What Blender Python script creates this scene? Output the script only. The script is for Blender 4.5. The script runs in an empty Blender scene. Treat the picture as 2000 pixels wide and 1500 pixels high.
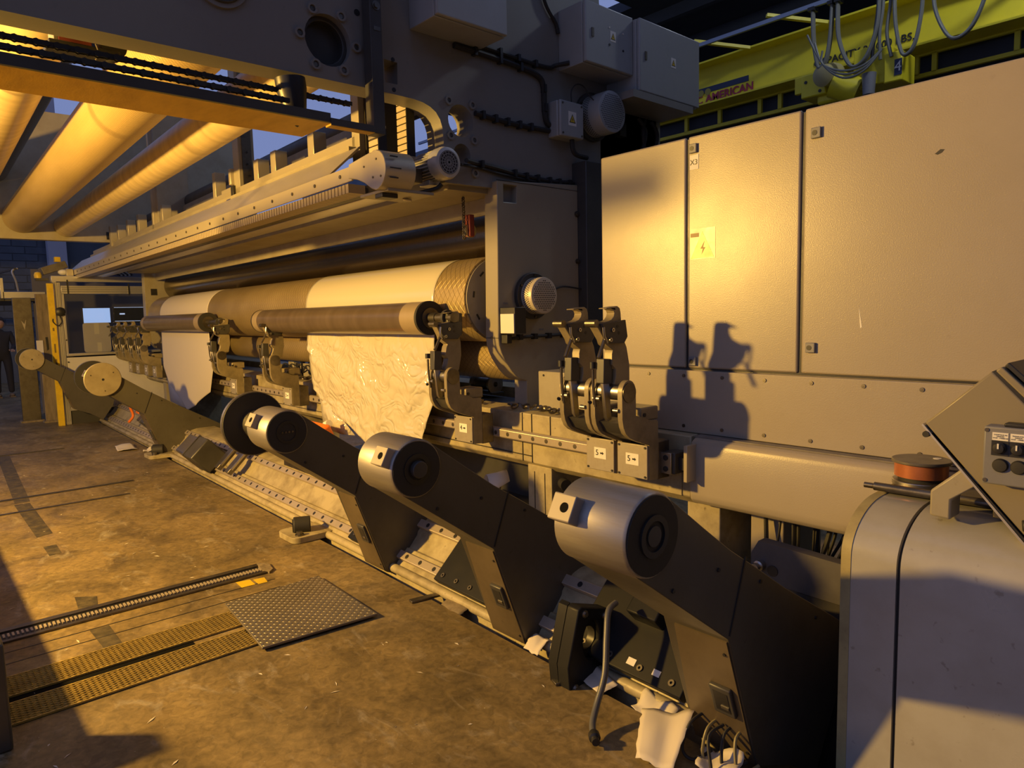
import bpy, math, random
from math import sin, cos, pi, radians, sqrt, atan2
from mathutils import Vector, Matrix
from mathutils.geometry import tessellate_polygon
random.seed(7)
S = bpy.context.scene
COL = S.collection
# ------------------------------------------------------------------ camera
YAW, PITCH, ROLL, FPX = radians(138.548), radians(-5.742), radians(-1.356), 1362.77
fw = Vector((cos(PITCH)*cos(YAW), cos(PITCH)*sin(YAW), sin(PITCH)))
r0 = Vector((sin(YAW), -cos(YAW), 0)); u0 = r0.cross(fw)
rt = r0*cos(ROLL)+u0*sin(ROLL); up = u0*cos(ROLL)-r0*sin(ROLL)
cd = bpy.data.cameras.new('camera'); cam = bpy.data.objects.new('camera', cd); COL.objects.link(cam)
cam.matrix_world = Matrix(((rt.x, up.x, -fw.x, 0), (rt.y, up.y, -fw.y, 0), (rt.z, up.z, -fw.z, 1.6), (0, 0, 0, 1)))
cd.sensor_fit = 'HORIZONTAL'; cd.sensor_width = 36; cd.lens = 36*FPX/2000; cd.clip_start = .05; cd.clip_end = 200
S.camera = cam
# ------------------------------------------------------------------ sky, lamp, exposure
w = bpy.data.worlds.new('dusk_sky'); S.world = w; w.use_nodes = True
bg = w.node_tree.nodes['Background']; bg.inputs['Color'].default_value = (.31, .40, .80, 1); bg.inputs['Strength'].default_value = .58
def flood(name, loc, energy, col, rad):
    ld = bpy.data.lights.new(name, 'POINT'); ld.energy = energy; ld.color = col; ld.shadow_soft_size = rad
    o = bpy.data.objects.new(name, ld); COL.objects.link(o); o.location = loc; return o
LAMP = Vector((-5.2, -2.0, 2.52))
flood('added_crane_light', (-1.6, 9.3, 8.1), 260, (.86, .93, 1.0), .25)  # unseen lamp added to brighten the crane
flood('sodium_flood_light', LAMP, 1900, (1.0, .58, .115), .11)
S.view_settings.view_transform = 'Standard'; S.view_settings.look = 'None'
S.view_settings.exposure = 0.0; S.view_settings.gamma = 1.0; S.view_settings.use_curve_mapping = False
# ------------------------------------------------------------------ materials
MATS = {}
def mat(name, col, rough=.5, metal=0., dirt=0., dcol=(.05, .04, .03), scale=6., bump=0., bscale=60., spot=.0, stretch=None, coat=0., emit=None, alpha=None, rvar=.12, trans=0., spec=.5):
    m = bpy.data.materials.new(name); m.use_nodes = True; nt = m.node_tree; N = nt.nodes; Lk = nt.links
    b = N['Principled BSDF']; b.inputs['Metallic'].default_value = metal; b.inputs['Roughness'].default_value = rough
    b.inputs['Specular IOR Level'].default_value = spec
    b.inputs['Base Color'].default_value = (*col, 1)
    if coat: b.inputs['Coat Weight'].default_value = coat; b.inputs['Coat Roughness'].default_value = .12
    if emit: b.inputs['Emission Color'].default_value = (*emit[0], 1); b.inputs['Emission Strength'].default_value = emit[1]
    if alpha is not None: b.inputs['Alpha'].default_value = alpha
    if trans: b.inputs['Transmission Weight'].default_value = trans
    tc = N.new('ShaderNodeTexCoord'); mp = N.new('ShaderNodeMapping'); Lk.new(tc.outputs['Object'], mp.inputs['Vector'])
    if stretch: mp.inputs['Scale'].default_value = stretch
    vec = mp.outputs['Vector']
    if dirt > 0:
        n1 = N.new('ShaderNodeTexNoise'); n1.inputs['Scale'].default_value = scale; n1.inputs['Detail'].default_value = 8; n1.inputs['Roughness'].default_value = .65; Lk.new(vec, n1.inputs['Vector'])
        r1 = N.new('ShaderNodeValToRGB'); r1.color_ramp.elements[0].position = .42; r1.color_ramp.elements[1].position = .72
        r1.color_ramp.elements[0].color = (0, 0, 0, 1); r1.color_ramp.elements[1].color = (dirt,)*3+(1,); Lk.new(n1.outputs['Fac'], r1.inputs['Fac'])
        mx = N.new('ShaderNodeMixRGB'); mx.inputs['Color1'].default_value = (*col, 1); mx.inputs['Color2'].default_value = (*dcol, 1); Lk.new(r1.outputs['Color'], mx.inputs['Fac'])
        out = mx.outputs['Color']
        if spot > 0:
            n2 = N.new('ShaderNodeTexNoise'); n2.inputs['Scale'].default_value = scale*7; n2.inputs['Detail'].default_value = 3; Lk.new(vec, n2.inputs['Vector'])
            r2 = N.new('ShaderNodeValToRGB'); r2.color_ramp.elements[0].position = .68; r2.color_ramp.elements[1].position = .74
            r2.color_ramp.elements[1].color = (spot,)*3+(1,); Lk.new(n2.outputs['Fac'], r2.inputs['Fac'])
            mx2 = N.new('ShaderNodeMixRGB'); mx2.inputs['Color2'].default_value = (dcol[0]*.6, dcol[1]*.6, dcol[2]*.6, 1); Lk.new(out, mx2.inputs['Color1']); Lk.new(r2.outputs['Color'], mx2.inputs['Fac']); out = mx2.outputs['Color']
        Lk.new(out, b.inputs['Base Color'])
        mr = N.new('ShaderNodeMapRange'); mr.inputs['To Min'].default_value = max(.03, rough-rvar); mr.inputs['To Max'].default_value = min(1, rough+rvar); Lk.new(n1.outputs['Fac'], mr.inputs['Value']); Lk.new(mr.outputs['Result'], b.inputs['Roughness'])
    if bump:
        n3 = N.new('ShaderNodeTexNoise'); n3.inputs['Scale'].default_value = bscale; n3.inputs['Detail'].default_value = 3; Lk.new(vec, n3.inputs['Vector'])
        bp = N.new('ShaderNodeBump'); bp.inputs['Strength'].default_value = bump; bp.inputs['Distance'].default_value = .004; Lk.new(n3.outputs['Fac'], bp.inputs['Height']); Lk.new(bp.outputs['Normal'], b.inputs['Normal'])
    MATS[name] = m; return m
cream = mat('cream_paint', (.33, .295, .22), .42, 0, .5, (.20, .16, .10), 3.5, .06, 90, .25)
creamd = mat('worn_beam_paint', (.42, .36, .22), .48, 0, .8, (.13, .10, .05), 5, .12, 50, .6)
framep = mat('grey_frame_paint', (.23, .22, .20), .45, 0, .35, (.18, .17, .15), 2.2, .06, 120, .2)
cabp = mat('cabinet_paint', (.36, .315, .25), .34, 0, .35, (.28, .235, .17), 2.4, .11, 190, .10, rvar=.05)
darkp = mat('dark_grey_paint', (.055, .053, .05), .42, 0, .6, (.028, .025, .022), 3.5, .05, 60, .2)
armp = mat('arm_grey_paint', (.085, .077, .06), .40, 0, .7, (.05, .042, .03), 3.2, .04, 60, .3)
carm = mat('carriage_paint', (.29, .24, .145), .40, .1, .7, (.10, .08, .05), 7, .05, 70, .35)
armw = mat('arm_cover_sheet', (.13, .10, .06), .40, .1, .8, (.06, .045, .026), 3.0, .04, 60, .35)
shellm = mat('chuck_shell_steel', (.36, .34, .315), .44, .75, .5, (.22, .19, .15), 3.5, .06, 220, 0, (1, 10, 10))
railm = mat('ground_rail_steel', (.50, .43, .35), .38, .45, .5, (.34, .28, .2), 6, .05, 90, .2)
steel = mat('brushed_steel', (.50, .48, .45), .34, 1, .35, (.30, .27, .23), 3, .05, 260, 0, (1, 12, 12))
steeld = mat('dark_oily_steel', (.20, .18, .15), .38, .9, .7, (.05, .04, .03), 8, .08, 90, .3)
alum = mat('aluminium_profile', (.62, .60, .57), .35, .75, .3, (.40, .36, .30), 5)
zinc = mat('zinc_sheet', (.46, .41, .31), .33, .35, .3, (.40, .34, .24), 3, .04, 90)
black = mat('black_plastic', (.018, .018, .02), .42, 0, .3, (.035, .03, .025), 12)
rubber = mat('black_rubber', (.022, .021, .02), .65, 0, .3, (.04, .035, .03), 9)
yellow = mat('safety_yellow', (.72, .50, .02), .42, 0, .45, (.22, .14, .02), 5, .05, 70, .3)
yellowb = mat('yellow_ochre_plate', (.60, .37, .025), .5, 0, .6, (.30, .17, .02), 2.6, .08, 40, .1, (1, 3, 3))
crane = mat('crane_yellow', (.80, .68, .02), .45, 0, .3, (.55, .45, .03), 2)
orange = mat('orange_motor', (.85, .20, .02), .5, 0, .3, (.4, .1, .02), 6, .2, 20)
white = mat('label_white', (.80, .77, .70), .5, 0, .15, (.5, .45, .35), 20)
paper = mat('white_paper', (.63, .57, .47), .62, 0, .05, (.56, .52, .47), 3)
film = mat('glossy_white_film', (.59, .54, .43), .17, 0, .05, (.53, .5, .45), 3, spec=.7)
def crumple(m, zmask):
    nt = m.node_tree; N = nt.nodes; Lk = nt.links; b = N['Principled BSDF']; tc = N.new('ShaderNodeTexCoord')
    n = N.new('ShaderNodeTexNoise'); n.inputs['Scale'].default_value = 4.5; n.inputs['Detail'].default_value = 1.0; n.inputs['Distortion'].default_value = 2.2; Lk.new(tc.outputs['Object'], n.inputs['Vector'])
    v = N.new('ShaderNodeMath'); v.operation = 'SUBTRACT'; v.inputs[1].default_value = .5; Lk.new(n.outputs['Fac'], v.inputs[0])
    a = N.new('ShaderNodeMath'); a.operation = 'ABSOLUTE'; Lk.new(v.outputs[0], a.inputs[0])
    sp = N.new('ShaderNodeSeparateXYZ'); Lk.new(tc.outputs['Object'], sp.inputs[0]); mr = N.new('ShaderNodeMapRange'); mr.inputs['From Min'].default_value = zmask; mr.inputs['From Max'].default_value = zmask-.18; Lk.new(sp.outputs['Z'], mr.inputs['Value'])
    k = N.new('ShaderNodeMath'); k.operation = 'MULTIPLY'; Lk.new(a.outputs[0], k.inputs[0]); Lk.new(mr.outputs['Result'], k.inputs[1])
    bp = N.new('ShaderNodeBump'); bp.inputs['Strength'].default_value = .85; bp.inputs['Distance'].default_value = .05; Lk.new(k.outputs[0], bp.inputs['Height']); Lk.new(bp.outputs['Normal'], b.inputs['Normal'])
crumple(film, 1.52)
grey = mat('grey_plastic', (.20, .20, .215), .45, 0, .3, (.12, .12, .12), 10)
boxp = mat('junction_box_grey', (.36, .37, .37), .38, .1, .25, (.24, .24, .24), 4, .08, 120)
concb = mat('block_wall', (.10, .12, .16), .85, 0, .5, (.06, .07, .09), 1.5, .3, 30)
roofm = mat('roof_deck', (.05, .055, .07), .8, 0, .4, (.03, .03, .04), 1)
lav = mat('pale_wall_panel', (.5, .5, .6), .8, 0, .2, (.4, .4, .5), 1)
wood = mat('grimy_wood_board', (.24, .19, .12), .75, 0, .8, (.08, .06, .035), 3, .2, 30, .4, (6, 6, 1))
red = mat('dull_red', (.30, .05, .03), .5, 0, .3, (.12, .03, .02), 8)
copper = mat('copper_tape', (.50, .17, .07), .35, .3, .4, (.25, .08, .04), 20)
grease = mat('greasy_top', (.17, .15, .12), .38, .2, .7, (.06, .05, .04), 7, .1, 60, .4)
sledm = mat('sled_shade_black', (.009, .010, .013), .5, 0, .5, (.016, .014, .012), 6, .05, 50, .2, spec=.25)  # near-black base stands in for lamp shade on the sleds and bracket
pedp = mat('pedestal_paint', (.41, .40, .37), .30, 0, .35, (.23, .19, .13), 4, .04, 70, .45, coat=.3)
glass = mat('tinted_pane', (.04, .05, .08), .06, 0, 0, alpha=.18)
screen = mat('monitor_screen', (.02, .02, .03), .2, emit=((.42, .60, 1.0), 1.1))
screenl = mat('monitor_line', (.02, .02, .03), .2, emit=((.6, .72, 1.0), .9))
screend = mat('monitor_dark', (.02, .022, .035), .15)
card = mat('pale_card', (.62, .60, .62), .7, 0, .2, (.35, .33, .33), 4)
skin = mat('skin', (.40, .24, .17), .5)
cloth = mat('dark_clothing', (.02, .02, .03), .85, 0, .3, (.035, .035, .045), 10)
shoe = mat('tan_boot', (.16, .12, .08), .7)
mesh_black = mat('meshed_black', (.003, .003, .003), .8, spec=.1)
navy = mat('navy_print', (.02, .03, .08), .5)
crimson = mat('crimson_print', (.30, .02, .06), .5)
ltgrey = mat('light_motor_grey', (.50, .50, .50), .38, .3, .3, (.30, .29, .27), 8)
# grooved / spiral roll materials -------------------------------------------------
def rollmat(name, col, rough, metal, kind):
    m = bpy.data.materials.new(name); m.use_nodes = True; nt = m.node_tree; N = nt.nodes; Lk = nt.links
    b = N['Principled BSDF']; b.inputs['Roughness'].default_value = rough; b.inputs['Metallic'].default_value = metal
    tc = N.new('ShaderNodeTexCoord'); sep = N.new('ShaderNodeSeparateXYZ'); Lk.new(tc.outputs['Object'], sep.inputs[0])
    ang = N.new('ShaderNodeMath'); ang.operation = 'ARCTAN2'; Lk.new(sep.outputs['Z'], ang.inputs[0]); Lk.new(sep.outputs['Y'], ang.inputs[1])
    def M(op, a, c):
        n = N.new('ShaderNodeMath'); n.operation = op
        for i, v in enumerate((a, c)):
            if isinstance(v, (int, float)): n.inputs[i].default_value = v
            elif v is not None: Lk.new(v, n.inputs[i])
        return n.outputs[0]
    no = N.new('ShaderNodeTexNoise'); no.inputs['Scale'].default_value = 1.0; no.inputs['Detail'].default_value = 7
    mp = N.new('ShaderNodeMapping'); mp.inputs['Scale'].default_value = {'scratch': (160, .6, .6), 'knurl': (.6, 3, 3), 'diamond': (1.6, 3, 3)}.get(kind, (9, 1.2, 1.2)); Lk.new(tc.outputs['Object'], mp.inputs['Vector']); Lk.new(mp.outputs[0], no.inputs['Vector'])
    if kind in ('diamond', 'knurl'):
        k = 2*pi/(.052 if kind == 'diamond' else .030); n = 26 if kind == 'diamond' else 34
        ph = M('MULTIPLY', sep.outputs['X'], k); pa = M('MULTIPLY', ang.outputs[0], n)
        s1 = M('ABSOLUTE', M('SINE', M('MULTIPLY', M('ADD', ph, pa), .5), None), None); s2 = M('ABSOLUTE', M('SINE', M('MULTIPLY', M('SUBTRACT', ph, pa), .5), None), None)
        g = M('MINIMUM', s1, s2); gr = N.new('ShaderNodeMapRange'); gr.inputs['From Min'].default_value = .0; gr.inputs['From Max'].default_value = .17 if kind == 'diamond' else .24; Lk.new(g, gr.inputs['Value']); fac = gr.outputs[0]
    else:
        fac = None
    rp = N.new('ShaderNodeValToRGB'); rp.color_ramp.elements[0].position = .35; rp.color_ramp.elements[1].position = .7
    rp.color_ramp.elements[0].color = (col[0]*.72, col[1]*.70, col[2]*.66, 1); rp.color_ramp.elements[1].color = (*col, 1); Lk.new(no.outputs['Fac'], rp.inputs['Fac'])
    cout = rp.outputs['Color']
    if fac is not None:
        mx = N.new('ShaderNodeMixRGB'); mx.inputs['Color1'].default_value = (col[0]*.28, col[1]*.25, col[2]*.2, 1); Lk.new(cout, mx.inputs['Color2']); Lk.new(fac, mx.inputs['Fac']); cout = mx.outputs['Color']
        bp = N.new('ShaderNodeBump'); bp.inputs['Strength'].default_value = .5; bp.inputs['Distance'].default_value = .003; Lk.new(fac, bp.inputs['Height']); Lk.new(bp.outputs['Normal'], b.inputs['Normal'])
    elif kind != 'smooth':
        bp = N.new('ShaderNodeBump'); bp.inputs['Strength'].default_value = .7 if kind == 'scratch' else .12; bp.inputs['Distance'].default_value = .002; Lk.new(no.outputs['Fac'], bp.inputs['Height']); Lk.new(bp.outputs['Normal'], b.inputs['Normal'])
    Lk.new(cout, b.inputs['Base Color']); return m
drum_m = rollmat('diamond_groove_drum', (.48, .37, .19), .42, .55, 'diamond')
knurl_m = rollmat('knurled_roll', (.64, .48, .22), .42, .2, 'knurl')
smooth_m = rollmat('smooth_roll', (.72, .57, .31), .34, .15, 'smooth')
darkroll_m = rollmat('scratched_dark_steel_roll', (.20, .16, .115), .19, .95, 'scratch')
core_m = rollmat('fibre_core', (.155, .118, .092), .28, .25, 'plain')
# floor --------------------------------------------------------------------------
def floormat():
    m = bpy.data.materials.new('stained_concrete'); m.use_nodes = True; nt = m.node_tree; N = nt.nodes; Lk = nt.links
    b = N['Principled BSDF']; tc = N.new('ShaderNodeTexCoord')
    def noise(sc, det, st=None, dist=0):
        n = N.new('ShaderNodeTexNoise'); n.inputs['Scale'].default_value = sc; n.inputs['Detail'].default_value = det; n.inputs['Roughness'].default_value = .62; n.inputs['Distortion'].default_value = dist
        if st:
            mp = N.new('ShaderNodeMapping'); mp.inputs['Scale'].default_value = st; Lk.new(tc.outputs['Object'], mp.inputs['Vector']); Lk.new(mp.outputs[0], n.inputs['Vector'])
        else: Lk.new(tc.outputs['Object'], n.inputs['Vector'])
        return n.outputs['Fac']
    def ramp(f, p0, p1, c0, c1):
        r = N.new('ShaderNodeValToRGB'); r.color_ramp.elements[0].position = p0; r.color_ramp.elements[1].position = p1
        r.color_ramp.elements[0].color = (*c0, 1); r.color_ramp.elements[1].color = (*c1, 1); Lk.new(f, r.inputs['Fac']); return r.outputs['Color']
    def mix(f, a, c, t='MIX'):
        x = N.new('ShaderNodeMixRGB'); x.blend_type = t
        if isinstance(f, float): x.inputs['Fac'].default_value = f
        else: Lk.new(f, x.inputs['Fac'])
        Lk.new(a, x.inputs['Color1']) if not isinstance(a, tuple) else setattr(x.inputs['Color1'], 'default_value', (*a, 1))
        Lk.new(c, x.inputs['Color2']) if not isinstance(c, tuple) else setattr(x.inputs['Color2'], 'default_value', (*c, 1))
        return x.outputs['Color']
    base = ramp(noise(1.1, 9, (1, 1.6, 1), .6), .33, .68, (.12, .088, .038), (.30, .22, .10))
    oil = ramp(noise(2.6, 8, (1, 1, 1), 1.0), .50, .70, (0, 0, 0), (.75,)*3)
    c = mix(oil, base, (.075, .056, .03))
    scuff = ramp(noise(2.0, 12, (1.4, 3.2, 1), 1.6), .56, .72, (0, 0, 0), (.6,)*3)
    c = mix(scuff, c, (.36, .32, .25))
    spk = ramp(noise(55, 2), .735, .76, (0, 0, 0), (.85,)*3)
    c = mix(spk, c, (.46, .42, .36))
    fine = ramp(noise(24, 9, None, .8), .3, .7, (.58,)*3, (1.22,)*3)
    c = mix(1.0, c, fine, 'MULTIPLY')
    Lk.new(c, b.inputs['Base Color'])
    rr = ramp(noise(1.7, 7, (1, 2, 1)), .35, .7, (.38,)*3, (.72,)*3); Lk.new(rr, b.inputs['Roughness'])
    bp = N.new('ShaderNodeBump'); bp.inputs['Strength'].default_value = .25; bp.inputs['Distance'].default_value = .006; Lk.new(noise(18, 10), bp.inputs['Height']); Lk.new(bp.outputs['Normal'], b.inputs['Normal'])
    return m
floor_m = floormat()
# ------------------------------------------------------------------ mesh builder
SKA = radians(1.30); SKX = -2.4
SKEW = [False]
def skp(v):
    if not SKEW[0]: return v
    d = v[0]-SKX; y = v[1]
    return (SKX + d*cos(SKA) + (y-2.5)*sin(SKA), 2.5 + (y-2.5)*cos(SKA) - d*sin(SKA), v[2])
class MB:
    def __init__(s): s.v = []; s.f = []
    def add(s, vs, fs):
        o = len(s.v); s.v += [tuple(p) for p in vs]; s.f += [tuple(i+o for i in f) for f in fs]; return s
    def box(s, x0, x1, y0, y1, z0, z1):
        x0, x1 = min(x0, x1), max(x0, x1); y0, y1 = min(y0, y1), max(y0, y1); z0, z1 = min(z0, z1), max(z0, z1)
        return s.add([(x, y, z) for z in (z0, z1) for y in (y0, y1) for x in (x0, x1)], [(0, 2, 3, 1), (4, 5, 7, 6), (0, 1, 5, 4), (2, 6, 7, 3), (0, 4, 6, 2), (1, 3, 7, 5)])
    def obox(s, c, size, M):
        c = Vector(c); a, b_, d = size; vs = [c + M @ Vector((x*a/2, y*b_/2, z*d/2)) for z in (-1, 1) for y in (-1, 1) for x in (-1, 1)]
        return s.add(vs, [(0, 2, 3, 1), (4, 5, 7, 6), (0, 1, 5, 4), (2, 6, 7, 3), (0, 4, 6, 2), (1, 3, 7, 5)])
    def bar(s, p, q, wd, ht):
        p, q = Vector(p), Vector(q); d = (q-p); L = d.length; d.normalize(); upv = Vector((0, 0, 1)) if abs(d.z) < .95 else Vector((0, 1, 0))
        sd = d.cross(upv).normalized(); u = sd.cross(d); M = Matrix((d, sd, u)).transposed(); return s.obox((p+q)/2, (L, wd, ht), M)
    def prism(s, poly, a0, a1, axis='X', holes=()):
        # poly in (Y,Z) for X, (X,Z) for Y, (X,Y) for Z
        def mk(p, a): return (a, p[0], p[1]) if axis == 'X' else ((p[0], a, p[1]) if axis == 'Y' else (p[0], p[1], a))
        loops = [list(poly)] + [list(h) for h in holes]; flat = [p for l in loops for p in l]; n = len(flat)
        if holes or len(poly) > 4: tris = [tuple(t) for t in tessellate_polygon([[Vector((p[0], p[1], 0)) for p in l] for l in loops])]
        else: tris = [tuple(range(len(poly)))]
        vs = [mk(p, a0) for p in flat] + [mk(p, a1) for p in flat]; fs = [t for t in tris] + [tuple(i+n for i in reversed(t)) for t in tris]
        o = 0
        for l in loops:
            k = len(l)
            for i in range(k): j = (i+1) % k; fs.append((o+i, o+j, o+j+n, o+i+n))
            o += k
        return s.add(vs, fs)
    def cyl(s, p, q, r, seg=24, r2=None, cap=True):
        p, q = Vector(p), Vector(q); d = (q-p).normalized(); r2 = r if r2 is None else r2
        a = d.orthogonal().normalized(); b_ = d.cross(a); vs = []
        for c, rr in ((p, r), (q, r2)): vs += [c + a*cos(2*pi*i/seg)*rr + b_*sin(2*pi*i/seg)*rr for i in range(seg)]
        fs = [(i, (i+1) % seg, seg+(i+1) % seg, seg+i) for i in range(seg)]
        if cap: fs += [tuple(reversed(range(seg))), tuple(range(seg, 2*seg))]
        return s.add(vs, fs)
    def ring(s, p, q, r, ri, seg=24):
        p, q = Vector(p), Vector(q); d = (q-p).normalized(); a = d.orthogonal().normalized(); b_ = d.cross(a); vs = []
        for c, rr in ((p, ri), (p, r), (q, r), (q, ri)): vs += [c + a*cos(2*pi*i/seg)*rr + b_*sin(2*pi*i/seg)*rr for i in range(seg)]
        fs = []
        for k in range(4):
            k2 = (k+1) % 4; fs += [(k*seg+i, k*seg+(i+1) % seg, k2*seg+(i+1) % seg, k2*seg+i) for i in range(seg)]
        return s.add(vs, fs)
    def lathe(s, p, d, prof, seg=28):
        p = Vector(p); d = Vector(d).normalized(); a = d.orthogonal().normalized(); b_ = d.cross(a); n = len(prof); vs = []
        for (t, r) in prof: vs += [p + d*t + a*cos(2*pi*i/seg)*r + b_*sin(2*pi*i/seg)*r for i in range(seg)]
        fs = [(k*seg+i, k*seg+(i+1) % seg, (k+1)*seg+(i+1) % seg, (k+1)*seg+i) for k in range(n-1) for i in range(seg)]
        if prof[0][1] > 1e-4: fs.append(tuple(reversed(range(seg))))
        if prof[-1][1] > 1e-4: fs.append(tuple(range((n-1)*seg, n*seg)))
        return s.add(vs, fs)
    def tube(s, pts, r, seg=8, sub=6):
        P = [Vector(p) for p in pts]
        if sub > 1 and len(P) > 2:
            Q = []
            for i in range(len(P)-1):
                p0, p1, p2, p3 = P[max(i-1, 0)], P[i], P[i+1], P[min(i+2, len(P)-1)]
                for k in range(sub):
                    t = k/sub; Q.append(.5*((2*p1)+(p2-p0)*t+(2*p0-5*p1+4*p2-p3)*t*t+(3*p1-p0-3*p2+p3)*t*t*t))
            P = Q+[P[-1]]
        vs = []; a = None
        for i, p in enumerate(P):
            d = (P[min(i+1, len(P)-1)]-P[max(i-1, 0)]).normalized()
            a = d.orthogonal().normalized() if a is None else (a - d*a.dot(d)).normalized()
            b_ = d.cross(a); vs += [p + a*cos(2*pi*k/seg)*r + b_*sin(2*pi*k/seg)*r for k in range(seg)]
        n = len(P); fs = [(i*seg+k, i*seg+(k+1) % seg, (i+1)*seg+(k+1) % seg, (i+1)*seg+k) for i in range(n-1) for k in range(seg)]
        fs += [tuple(reversed(range(seg))), tuple(range((n-1)*seg, n*seg))]
        return s.add(vs, fs)
    def ball(s, c, r, seg=14, sc=(1, 1, 1)):
        n = 8; vs = [(c[0]+r*sc[0]*sin(pi*j/n)*cos(2*pi*i/seg), c[1]+r*sc[1]*sin(pi*j/n)*sin(2*pi*i/seg), c[2]+r*sc[2]*cos(pi*j/n)) for j in range(n+1) for i in range(seg)]
        return s.add(vs, [(j*seg+i, (j+1)*seg+i, (j+1)*seg+(i+1) % seg, j*seg+(i+1) % seg) for j in range(n) for i in range(seg)])
    def build(s, name, m, parent=None, bev=0., smooth=True, segs=2, sa=38, local=False):
        me = bpy.data.meshes.new(name); vv = s.v if local else [skp(p) for p in s.v]; off = Vector((0, 0, 0)); q = None if local else parent
        while q is not None: off += q.location; q = q.parent
        me.from_pydata([(p[0]-off.x, p[1]-off.y, p[2]-off.z) for p in vv], [], s.f); me.validate(); me.update()
        me.materials.append(m); o = bpy.data.objects.new(name, me); COL.objects.link(o)
        import bmesh as _b
        bm = _b.new(); bm.from_mesh(me); _b.ops.remove_doubles(bm, verts=bm.verts, dist=1e-5); _b.ops.recalc_face_normals(bm, faces=bm.faces); bm.to_mesh(me); bm.free()
        if smooth: me.shade_smooth(); me.set_sharp_from_angle(angle=radians(sa))
        if bev: b = o.modifiers.new('edge', 'BEVEL'); b.width = bev; b.segments = segs; b.limit_method = 'ANGLE'; b.angle_limit = radians(40); b.harden_normals = False
        if parent is not None: o.parent = parent
        return o
def tag(o, label, cat, group=None):
    o['label'] = label; o['category'] = cat
    if group: o['group'] = group
    return o
def thing(name, label, cat, loc=(0, 0, 0), group=None):
    o = bpy.data.objects.new(name, None); COL.objects.link(o); o.location = skp(loc); o.empty_display_size = .1; return tag(o, label, cat, group)
def struct(o): o['kind'] = 'structure'; return o
def clone(o, parent=None):
    c = o.copy(); COL.objects.link(c); c.parent = parent
    for ch in list(o.children): clone(ch, c)
    return c
def recenter(o, c):
    # put an object's origin on c (world), keeping its shape in place
    c = Vector(c); off = Vector((0, 0, 0)); q = o.parent
    while q is not None: off += q.location; q = q.parent
    d = c-off-o.location; o.data.transform(Matrix.Translation(-d)); o.location = o.location+d; return o
def piece(src, parent, loc):
    c = src.copy(); COL.objects.link(c); c.parent = parent; c.location = loc; return c
def circ(cy, cz, r, n=28, a0=0, a1=2*pi, end=False):
    k = n if not end else n-1
    return [(cy+r*cos(a0+(a1-a0)*i/k), cz+r*sin(a0+(a1-a0)*i/k)) for i in range(n)]
def rrect(x0, x1, y0, y1, r, n=5):
    out = []
    for cx, cy, a in ((x1-r, y1-r, 0), (x0+r, y1-r, pi/2), (x0+r, y0+r, pi), (x1-r, y0+r, 1.5*pi)): out += [(cx+r*cos(a+pi/2*i/n), cy+r*sin(a+pi/2*i/n)) for i in range(n+1)]
    return out
def text(body, size, m, parent, name, pos, ux, uy, depth=.0008, align='CENTER', bold=0.):
    cu = bpy.data.curves.new(name, 'FONT'); cu.body = body; cu.size = size; cu.align_x = align; cu.align_y = 'CENTER'; cu.extrude = depth; cu.offset = bold; cu.resolution_u = 3
    t = bpy.data.objects.new(name, cu); COL.objects.link(t); bpy.context.view_layer.update()
    me = bpy.data.meshes.new_from_object(t); bpy.data.objects.remove(t); bpy.data.curves.remove(cu)
    X, Y = Vector(ux).normalized(), Vector(uy).normalized(); Z = X.cross(Y); me.transform(Matrix((X, Y, Z)).transposed().to_4x4()); me.materials.clear(); me.materials.append(m)
    o = bpy.data.objects.new(name, me); COL.objects.link(o); off = Vector((0, 0, 0)); q = parent
    while q is not None: off += q.location; q = q.parent
    o.location = Vector(pos)-off; o.parent = parent; return o
def bolt(parent, p, d=(1, 0, 0), r=.018, h=.012, m=None, name='bolt'):
    p = Vector(p); d = Vector(d).normalized(); b = MB(); b.cyl(p, p+d*h*.35, r*1.45, 16); b.cyl(p+d*h*.35, p+d*h, r, 6); return b.build(name, m or steeld, parent, smooth=False)
# ================================================================== setting
def flo():
    b = MB()
    # slab in front of the trench (edge slightly skewed along the machine), trench bottom, slab behind
    b.prism([(-40, -14), (9, -14), (9, 2.06), (-1.0, 2.09), (-4.1, 2.19), (-15.0, 2.46), (-15.0, 3.2), (-40, 3.2)], -.6, 0, 'Z')
    b.prism([(-15.0, 3.2), (9, 3.2), (9, 22), (-40, 22), (-40, 3.2)], -.6, 0, 'Z')
    b.box(-15.0, 9, 2.0, 3.2, -.75, -.6)
    return struct(b.build('floor', floor_m, smooth=False))
floor = flo()
# slab joints and the long floor slot, seen as dark grooves with raised steel lips
def slot(name, x, y0, y1, wd, lbl):
    t = thing(name, lbl, 'floor slot', (x, y0, 0)); MB().box(x-wd/2, x+wd/2, y0, y1, .0005, .003).build('slot_bottom', black, t)
    MB().box(x-wd/2-.02, x-wd/2, y0, y1, .0005, .006).build('lip', steeld, t); MB().box(x+wd/2, x+wd/2+.012, y0, y1, .0005, .006).build('lip', steeld, t)
slot('floor_slot', -7.80, -.3, 1.72, .028, 'thin dark slot across the floor left of the cast iron foot')
slot('floor_slot', -7.22, -.3, 1.55, .010, 'faint scored seam in front of the thin dark floor slot')
slot('floor_slot', -10.55, -.3, 1.55, .02, 'far worn seam in the floor before the glazed booth')
# hall shell
wb = MB(); wb.box(-40, 10, 19, 19.3, 0, 9.2); struct(wb.build('wall_back', concb, smooth=False))
wl = MB(); wl.box(-24.4, -24, -14, 19, 0, 4.9); wall_left = struct(wl.build('wall_left', concb, smooth=False))
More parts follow.
